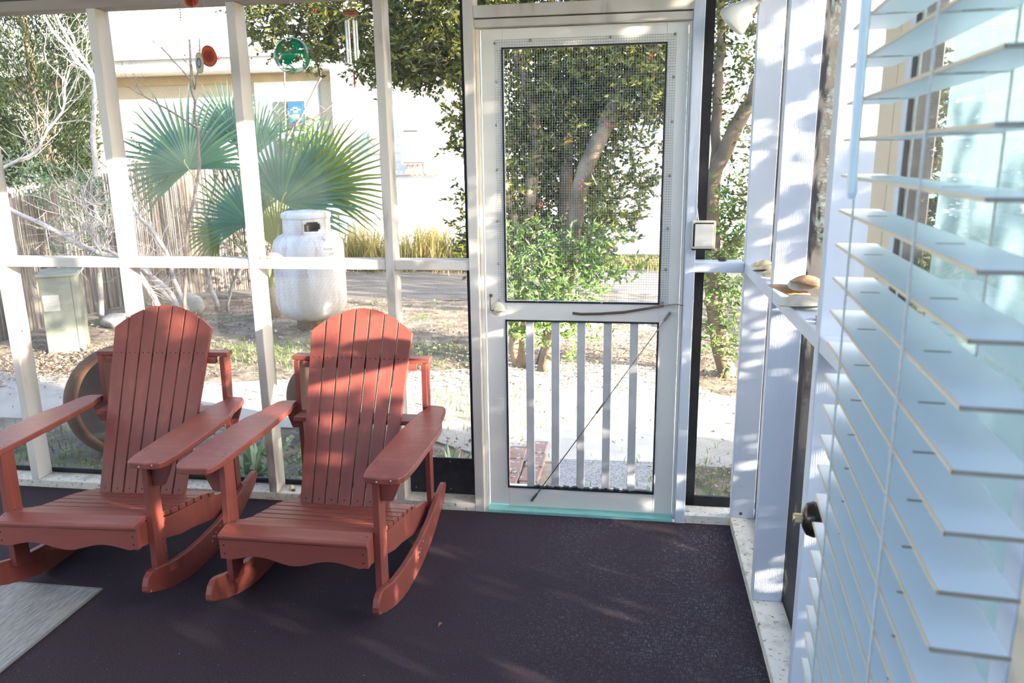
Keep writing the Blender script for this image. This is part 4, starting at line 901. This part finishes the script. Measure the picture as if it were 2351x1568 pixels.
# ------------------------------------------------------------ propane tank
pt = thing('propane_tank', 'large chalky white upright propane tank standing in the yard', 'propane tank', (-2.60, 4.42, GZ))
R_ = .355
prof = [(.05, .085), (.14, .092), (.23, .12), (.30, .165), (.338, .22), (.355, .29), (.355, .80), (.350, .86), (.33, .915), (.29, .955), (.24, .98), (.12, 1.0), (0, 1.0)]
MB().lathe(prof, 48).build('body', M['tank'], pt, smooth=True)
MB().lathe([(.13, 0), (.17, 0), (.165, .11), (.14, .10)], 32).build('foot_ring', M['rust'], pt)
# collar with an oval hand hole
mb = MB(); n, nz = 64, 12; z0, z1 = .955, 1.175; rc = .235; vs = []; fs = []
for j in range(nz+1):
    for k in range(n): a_ = 2*math.pi*k/n; vs.append((rc*math.cos(a_), rc*math.sin(a_), z0+(z1-z0)*j/nz))
ha = math.radians(-55)
for j in range(nz):
    for k in range(n):
        a_ = 2*math.pi*(k+.5)/n; zc = z0+(z1-z0)*(j+.5)/nz; da = (a_-ha+math.pi) % (2*math.pi)-math.pi
        if (da*rc/.080)**4+((zc-1.055)/.042)**4 < 1: continue
        fs.append((j*n+k, j*n+(k+1) % n, (j+1)*n+(k+1) % n, (j+1)*n+k))
mb.add(vs, fs); o = mb.build('collar', M['tank'], pt, smooth=True); s_ = o.modifiers.new('s', 'SOLIDIFY'); s_.thickness = .006
MB().lathe([(.245, 1.135), (.248, 1.165), (.240, 1.185), (.20, 1.20), (0, 1.215)], 48).build('cap', M['tank'], pt, smooth=True)
MB().lathe([(0, .98), (.05, .98), (.05, 1.06), (.02, 1.08), (0, 1.08)], 16).build('valve', M['brass'], pt)
for i, (a_, z, wd) in enumerate(((-38, .845, .05), (-34, .842, .02), (-30, .84, .05), (-32, .79, .014), (-29, .79, .014), (-26, .79, .014))):
    a2_ = math.radians(a_); rr = .3565 if z < .8 else .352; c = Vector((rr*math.cos(a2_), rr*math.sin(a2_), z)); tn = Vector((-math.sin(a2_), math.cos(a2_), 0))
    mb = MB(); mb.add([c-tn*wd/2+Vector((0, 0, -.008)), c+tn*wd/2+Vector((0, 0, -.008)), c+tn*wd/2+Vector((0, 0, .008)), c-tn*wd/2+Vector((0, 0, .008))], [(0, 1, 2, 3)])
    mb.build('faded_marking', M['block'], pt)

# ------------------------------------------------------------ bowls
def bowl(loc, axis_, r, label):
    t = thing('kettle_bowl', label, 'bowl', loc); Q_ = Vector(axis_).normalized().to_track_quat('Z', 'Y').to_matrix().to_4x4(); t.matrix_world = Matrix.Translation(loc)@Q_
    outer = [(r*math.sin(math.pi/2*k/12)*1.0, -r*.80*math.cos(math.pi/2*k/12)) for k in range(13)]+[(r*.99, r*.12), (r*.94, r*.22), (r*.90, r*.26), (r*.86, r*.24)]
    MB().lathe([(0.0001, -r*.80)]+outer[1:], 48).build('shell', M['terracotta'], t, smooth=True)
    inner = [(r*.86, r*.24), (r*.88, r*.10)]+[(r*.90*math.cos(math.pi/2*k/10), -r*.70*math.sin(math.pi/2*k/10)) for k in range(11)]
    MB().lathe(inner, 48).build('inside', M['bowl_in_shade'], t, smooth=True)
bowl((-2.34, 1.0, GZ+.31), (.80, -.55, .22), .335, 'big brown round bowl tipped on its side behind the left chair')
bowl((-1.16, 1.22, GZ+.26), (.55, .6, .5), .27, 'second brown tipped bowl partly hidden behind the right chair')

# ------------------------------------------------------------ aloes and low plants
def aloe(loc, s, label, seed):
    rr = random.Random(seed); t = thing('aloe_plant', label, 'aloe', loc, group='aloe plants along the porch')
    n = 15
    for i in range(n):
        a_ = i*2.4+rr.uniform(-.2, .2); el = .25+1.05*(i/n); L_ = s*rr.uniform(.8, 1.1)*(1-.15*i/n)
        d = Vector((math.cos(a_)*math.cos(el), math.sin(a_)*math.cos(el), math.sin(el))); sd_ = Vector((-math.sin(a_), math.cos(a_), 0)); vs = []; 
        for k in range(7):
            f = k/6; c = d*L_*f+Vector((0, 0, .12*L_*f*f*(1 if el < .7 else -.2))); wd = s*.13*(1-f**1.6)+.001; nn = sd_.cross(d).normalized()
            vs += [c-sd_*wd+nn*wd*.35, c-nn*wd*.25, c+sd_*wd+nn*wd*.35, c+nn*wd*.05]
        fs = [(0, 1, 2, 3)]
        for k in range(6):
            for q in range(4): fs.append((4*k+q, 4*k+(q+1) % 4, 4*k+4+(q+1) % 4, 4*k+4+q))
        MB().add(vs, fs).build('aloe_leaf', M['aloe'], t)
    return t
aloe((-1.36, .62, GZ+.02), .30, 'grey green aloe outside the screen between the two chairs', 1)
aloe((-.30, .72, GZ+.02), .24, 'grey green aloe outside the screen above the black panel', 2)
aloe((-1.16, .40, GZ+.02), .16, 'small aloe at the foot of the screen behind the left armrest of the right chair', 4)
iv = thing('ivy_patch', 'variegated ivy creeping along the porch edge between the chairs', 'ivy')
lm = MB(); RI = random.Random(31)
for c, r_, k in (((-.95, .45, GZ+.10), (.18, .13, .08), 260), ((-.9, .75, GZ+.16), (.14, .12, .10), 160), ((-1.5, .35, GZ+.04), (.3, .1, .03), 240), ((-2.2, .4, GZ+.03), (.4, .12, .02), 200)): leaves(lm, c, k, r_, .035, .032, 0, rnd=RI)
iv_ = lm.build('leaves', M['ivy'], iv); iv_['kind'] = 'stuff'

def blades(n, area, h, w_, m, name, label, cat, seed, lean=.35):
    rr = random.Random(seed); mb = MB()
    for _ in range(n):
        x, y, hh = area(rr); hh *= h*rr.uniform(.5, 1.15); a_ = rr.uniform(0, 6.28); ln = rr.gauss(0, lean); d = Vector((math.cos(a_)*ln, math.sin(a_)*ln, 1)); s = Vector((math.cos(a_+1.5), math.sin(a_+1.5), 0))*w_
        b_ = Vector((x, y, GZ)); mid = b_+Vector((d.x*.35, d.y*.35, .6))*hh; tip = b_+Vector((d.x*1.1, d.y*1.1, .95))*hh
        mb.add([b_-s, b_+s, mid+s*.8, mid-s*.8, tip], [(0, 1, 2, 3), (3, 2, 4)])
    o = mb.build(name, m); return tag(o, label, cat, kind='stuff')
blades(2600, lambda r: (lambda x: (x, r.gauss(8.75, .25), .45+.55*abs(math.sin(x*3.1))))(r.uniform(-4.9, -1.2)), .85, .007, M['grass'], 'tall_grass', 'sunlit tall yellow green grass along the white house', 'grass', 41, .6)
blades(1500, lambda r: (r.uniform(-.6, 2.2), r.gauss(9.1, .25), .5), .4, .009, M['grass'], 'low_grass', 'low grass strip at the house foot seen through the door', 'grass', 42)
def ycl(r):
    c = r.choice([(-2.9, 3.3), (-2.2, 3.5), (-3.4, 2.9), (-1.8, 3.0), (1.3, .45), (1.15, .8), (-2.6, .45), (-3.1, .9), (-1.2, 3.4), (-.3, 2.0), (1.6, .5)])
    return r.gauss(c[0], .35), abs(r.gauss(c[1]-.15, .28))+.15, 1
blades(5200, ycl, .06, .003, M['turf'], 'lawn_weeds', 'patches of short green weeds over the yard', 'grass', 43, .8)
# leaf litter
rr = random.Random(51); mb = MB()
def lit(n, f):
    for _ in range(n):
        x, y = f(rr)
        if y < .13: continue
        p = Vector((x, y, GZ+.014+rr.uniform(0, .02))); a_ = rr.uniform(0, 6.28); d = Vector((math.cos(a_), math.sin(a_), rr.gauss(0, .35))); s = Vector((-math.sin(a_), math.cos(a_), rr.gauss(0, .35))); l = rr.uniform(.02, .045)
        mb.add([p, p+d*l*.5+s*l*.28+Vector((0, 0, .006)), p+d*l, p+d*l*.5-s*l*.28+Vector((0, 0, .004))], [(0, 1, 2), (0, 2, 3)])
lit(6500, lambda r: (r.uniform(-5.2, 2.5), r.uniform(2.4, 6.0)))
lit(2600, lambda r: (r.gauss(-3.9, .5), r.gauss(2.75, .3)))
lit(2200, lambda r: (r.gauss(.3, .8), r.gauss(3.5, .5)))
lit(1500, lambda r: (r.uniform(-3.2, .1), r.uniform(.15, 1.35)))
lit(900, lambda r: (r.uniform(.95, 2.2), r.uniform(.15, 1.1)))
lit(160, lambda r: (r.uniform(-3, 2), r.uniform(1.0, 2.6)))
tag(mb.build('leaf_litter', M['litter']), 'dry fallen leaves strewn over the yard', 'leaves', kind='stuff')

# ------------------------------------------------------------ neighbour's house
nh = thing('neighbour_house', 'white house with metal roof across the yard', 'house', (0, 0, 0))
def hb_(name, a, b, m, par=nh, bev=0): return MB().box(a, b).build(name, M[m], par, bevel=bev)
hb_('wall', (-14, 10.0, GZ), (-4.2, 10.2, 2.95), 'tan_siding')
# wing with lap siding
def lap(x0, x1, y, z0, z1, m, name='wall'):
    mb = MB(); z = z0; p = .13
    while z < z1:
        zt = min(z+p, z1); mb.add([(x0, y-.012, z), (x1, y-.012, z), (x1, y, zt), (x0, y, zt), (x0, y+.1, z), (x1, y+.1, z), (x1, y+.1, zt), (x0, y+.1, zt)], [(0, 1, 2, 3), (0, 4, 5, 1), (1, 5, 6, 2), (4, 0, 3, 7), (3, 2, 6, 7)]); z += p
    return mb.build(name, M[m], nh)
lap(-4.2, 1.45, 9.7, -.1, 3.15, 'siding'); hb_('foundation', (-4.2, 9.72, GZ), (1.45, 9.95, -.08), 'block'); hb_('corner_board', (-4.28, 9.66, GZ), (-4.16, 9.78, 3.15), 'fascia'); hb_('corner_board', (1.43, 9.66, GZ), (1.55, 10.2, 3.15), 'fascia')
hb_('wall', (-4.2, 9.8, GZ), (1.5, 12, 3.2), 'siding')
hb_('fascia', (-14, 9.35, 2.93), (-4.35, 9.40, 3.20), 'fascia'); hb_('gutter', (-14, 9.24, 3.12), (-4.35, 9.36, 3.30), 'fascia'); hb_('soffit', (-14, 9.4, 2.93), (-4.3, 10, 2.96), 'fascia'); hb_('frieze_board', (-14, 9.97, 2.78), (-4.3, 10.0, 2.93), 'trim_tan')
hb_('fascia', (-4.5, 9.4, 3.15), (1.8, 9.45, 3.38), 'fascia'); hb_('soffit', (-4.5, 9.45, 3.15), (1.8, 9.8, 3.18), 'fascia')
def roof(x0, x1, y0, z0, y1, z1):
    mb = MB(); mb.add([(x0, y0, z0), (x1, y0, z0), (x1, y1, z1), (x0, y1, z1), (x0, y0, z0+.04), (x1, y0, z0+.04), (x1, y1, z1+.04), (x0, y1, z1+.04)], [(0, 3, 2, 1), (4, 5, 6, 7), (0, 1, 5, 4), (1, 2, 6, 5), (2, 3, 7, 6), (3, 0, 4, 7)])
    rf_ = mb.build('roof', M['roof'], nh); rb = MB(); x = x0+.1
    while x < x1:
        rb.add([(x-.015, y0, z0+.04), (x+.015, y0, z0+.04), (x+.015, y1, z1+.04), (x-.015, y1, z1+.04), (x-.01, y0, z0+.07), (x+.01, y0, z0+.07), (x+.01, y1, z1+.07), (x-.01, y1, z1+.07)], [(4, 5, 6, 7), (0, 1, 5, 4), (1, 2, 6, 5), (3, 0, 4, 7)]); x += .42
    rb.build('roof_ribs', M['block'], rf_)
roof(-14.3, -2.0, 9.22, 3.30, 15, 6.6); roof(-4.5, 2.0, 9.35, 3.38, 13, 4.9)
# left window
def window(x0, x1, z0, z1, y, sash=True):
    wn = MB().box((x0-.14, y-.03, z0-.12), (x1+.14, y, z1+.14)).build('window', M['fascia'], nh)
    hb_('pane', (x0, y-.036, z0), (x1, y-.031, z1), 'glass_dark', wn)
    mb = MB(); xm = (x0+x1)/2; zm = (z0+z1)/2
    mb.box((xm-.015, y-.05, z0), (xm+.015, y-.036, z1)); mb.box((x0, y-.05, zm-.015), (x1, y-.036, zm+.015)); mb.build('muntins', M['fascia'], wn); return wn
window(-11.0, -10.28, 1.30, 2.35, 9.99)
hb_('window_surround', (-5.75, 9.93, 1.3), (-4.62, 9.985, 2.78), 'fascia')
w2 = hb_('window', (-5.50, 9.90, 1.92), (-4.80, 9.94, 2.52), 'fascia')
hb_('pane', (-5.42, 9.885, 1.97), (-4.86, 9.899, 2.46), 'glass_dark', w2)
hb_('poster', (-5.15, 9.872, 2.12), (-4.88, 9.884, 2.44), 'blue_sign', w2)
mb = MB(); mb.box((-5.07, 9.866, 2.18), (-4.96, 9.872, 2.24)); mb.box((-5.05, 9.866, 2.27), (-4.98, 9.872, 2.36)); mb.box((-5.10, 9.866, 2.31), (-4.93, 9.872, 2.33)); mb.build('poster_mark', M['fascia'], w2)
hb_('window_sill', (-5.58, 9.84, 1.86), (-4.72, 9.99, 1.93), 'fascia', w2)
hb_('meter_box', (-5.45, 9.86, 1.34), (-4.85, 9.93, 1.82), 'hole', nh)
hb_('shelf', (-5.35, 9.1, 1.10), (-4.02, 9.65, 1.20), 'fascia'); 
for x in (-4.72, -4.22): hb_('shelf_post', (x-.05, 9.12, GZ), (x+.05, 9.22, 1.10), 'fascia')
hb_('under_panel', (-5.3, 9.66, GZ), (-4.3, 9.7, 1.1), 'trim_tan')
# raised panel and step on the wing wall, seen through the door
hb_('wall_panel', (.18, 9.58, -.05), (1.18, 9.68, 1.22), 'fascia'); hb_('wall_panel_cap', (.12, 9.50, 1.20), (1.24, 9.68, 1.28), 'roof')
hb_('skirt_board', (-4.0, 9.60, -.1), (-1.0, 9.68, .55), 'siding'); 
wh = thing('water_heater', 'white tankless water heater box on the white house wall', 'water heater', (-2.90, 9.60, 1.72))
MB().box((-.21, -.10, -.32), (.21, .09, .32)).build('case', M['fascia'], wh, bevel=.015); MB().box((-.20, -.108, .19), (.20, -.10, .31)).build('top_panel', M['fascia'], wh, bevel=.004)
MB().box((-.14, -.112, .195), (.09, -.108, .215)).build('vent_slot', M['hole'], wh); MB().box((-.17, -.104, -.30), (.19, -.1, -.285)).build('seam', M['hole'], wh)
for x, m_ in ((-.12, 'copper'), (-.03, 'copper'), (.05, 'copper'), (.14, 'rust')): MB().tube([(x, -.02, -.32), (x, -.02, -.46), (x+.05, -.02, -.50)], .014, 8).build('pipe', M[m_], wh)
for x in (-.12, .05): MB().tube([(x-.0, -.02, -.40), (x, -.02, -.46)], .028, 10).build('valve', M['fascia'], wh)
MB().tube([(-.65, .05, -.50), (.1, .05, -.50), (.4, .05, -.50)], .008, 6).build('gas_line', M['copper'], wh)
hs = MB().tube(smooth_path([(-4.15, 9.45, 1.08), (-3.95, 9.42, .8), (-3.6, 9.4, .66), (-3.1, 9.4, .64), (-2.4, 9.4, .72), (-1.9, 9.4, .74)], 5), .035, 8).build('white_pipe', M['fascia'], smooth=True)
tag(hs, 'white sagging pipe running low along the house wall', 'pipe')
mt = thing('electric_meter', 'round grey electric meter on the white house wall behind a post', 'meter', (-3.55, 9.62, 1.78))
MB().box((-.12, -.04, -.2), (.12, .07, .2)).build('box', M['fascia'], mt, bevel=.01); MB().lathe([(.11, 0), (.11, .08), (.09, .1), (0, .1)], 24, Matrix.Translation((0, -.04, .05))@Matrix.Rotation(math.radians(90), 4, 'X')).build('dial', M['block'], mt, smooth=True)
# turquoise house beyond, right
th_ = thing('turquoise_house', 'pale turquoise house far behind the narrow bay at right', 'house')
MB().box((2.2, 13, GZ), (10, 13.3, 5)).build('wall', M['far_aqua'], th_); MB().box((2.0, 12.6, 5), (10.2, 16, 5.2)).build('roof', M['roof'], th_)
# unseen hedge and tree crowns, added to shade the porch and yard
hg = thing('shade_hedge', 'unseen leafy hedge added outside the right screen wall to shade the porch', 'shade_hedge')
lm = MB(); tm = MB(); RG = random.Random(77)
for i in range(34):
    y = -8.0+i*.26; top = 1.92 if y < -1.9 else (1.34 if y < -1.38 else (2.7 if y < -.80 else max(.25, .68-.54*y)))  # top profile shaped for its shadow; tall stretch keeps sun off the door
    if y > .62: break
    for _ in range(int(150*(top+.25))): sprigs(lm, tm, [((3.1+RG.uniform(-.30, .30), y+RG.uniform(-.13, .13), GZ+(top-GZ-.04)*RG.random()**.9), (.04, .04, .03), 1)], 8, .075, .045, RG)
lm.build('foliage', M['holly'], hg); tm.build('twigs', M['dark_bark'], hg)
for i in range(8): mb = MB(); y = -7.3+i*.95; mb.tube([(3.1, y, GZ), (3.08, y+.05, .6), (3.15, y, 1.5)], [.05, .04, .02], 7); mb.build('stem', M['bark'], hg)
yt = thing('shade_crowns', 'unseen tree crowns added at right to shade the yard and house wall', 'tree')
lm = MB(); tm = MB(); sprigs(lm, tm, [((3.4, .3, 2.85), (.6, 1.0, 1.1), 820), ((3.5, 1.95, 2.35), (.6, .9, 1.25), 900), ((3.6, 4.6, 1.5), (1.1, 1.1, 1.75), 1100), ((3.5, 8.6, 1.7), (.75, .75, 1.8), 800)], 9, .085, .04, RG); lm.build('foliage', M['holly'], yt); tm.build('twigs', M['dark_bark'], yt)  # leaf masses placed to shade tank, fence, driveway and house wall
MB().tube([(3.5, 3.9, GZ), (3.5, 3.7, .8), (3.45, 2.8, 1.7), (3.4, 1.6, 2.2), (3.4, .4, 2.5)], [.09, .07, .055, .04, .02], 8).build('trunk', M['bark'], yt)
for o in bpy.data.objects:
    if o.parent and o.name.split('.')[0] in ('twigs', 'stems', 'foliage', 'young_foliage', 'leaves'): o['kind'] = 'stuff'
bpy.context.view_layer.update()
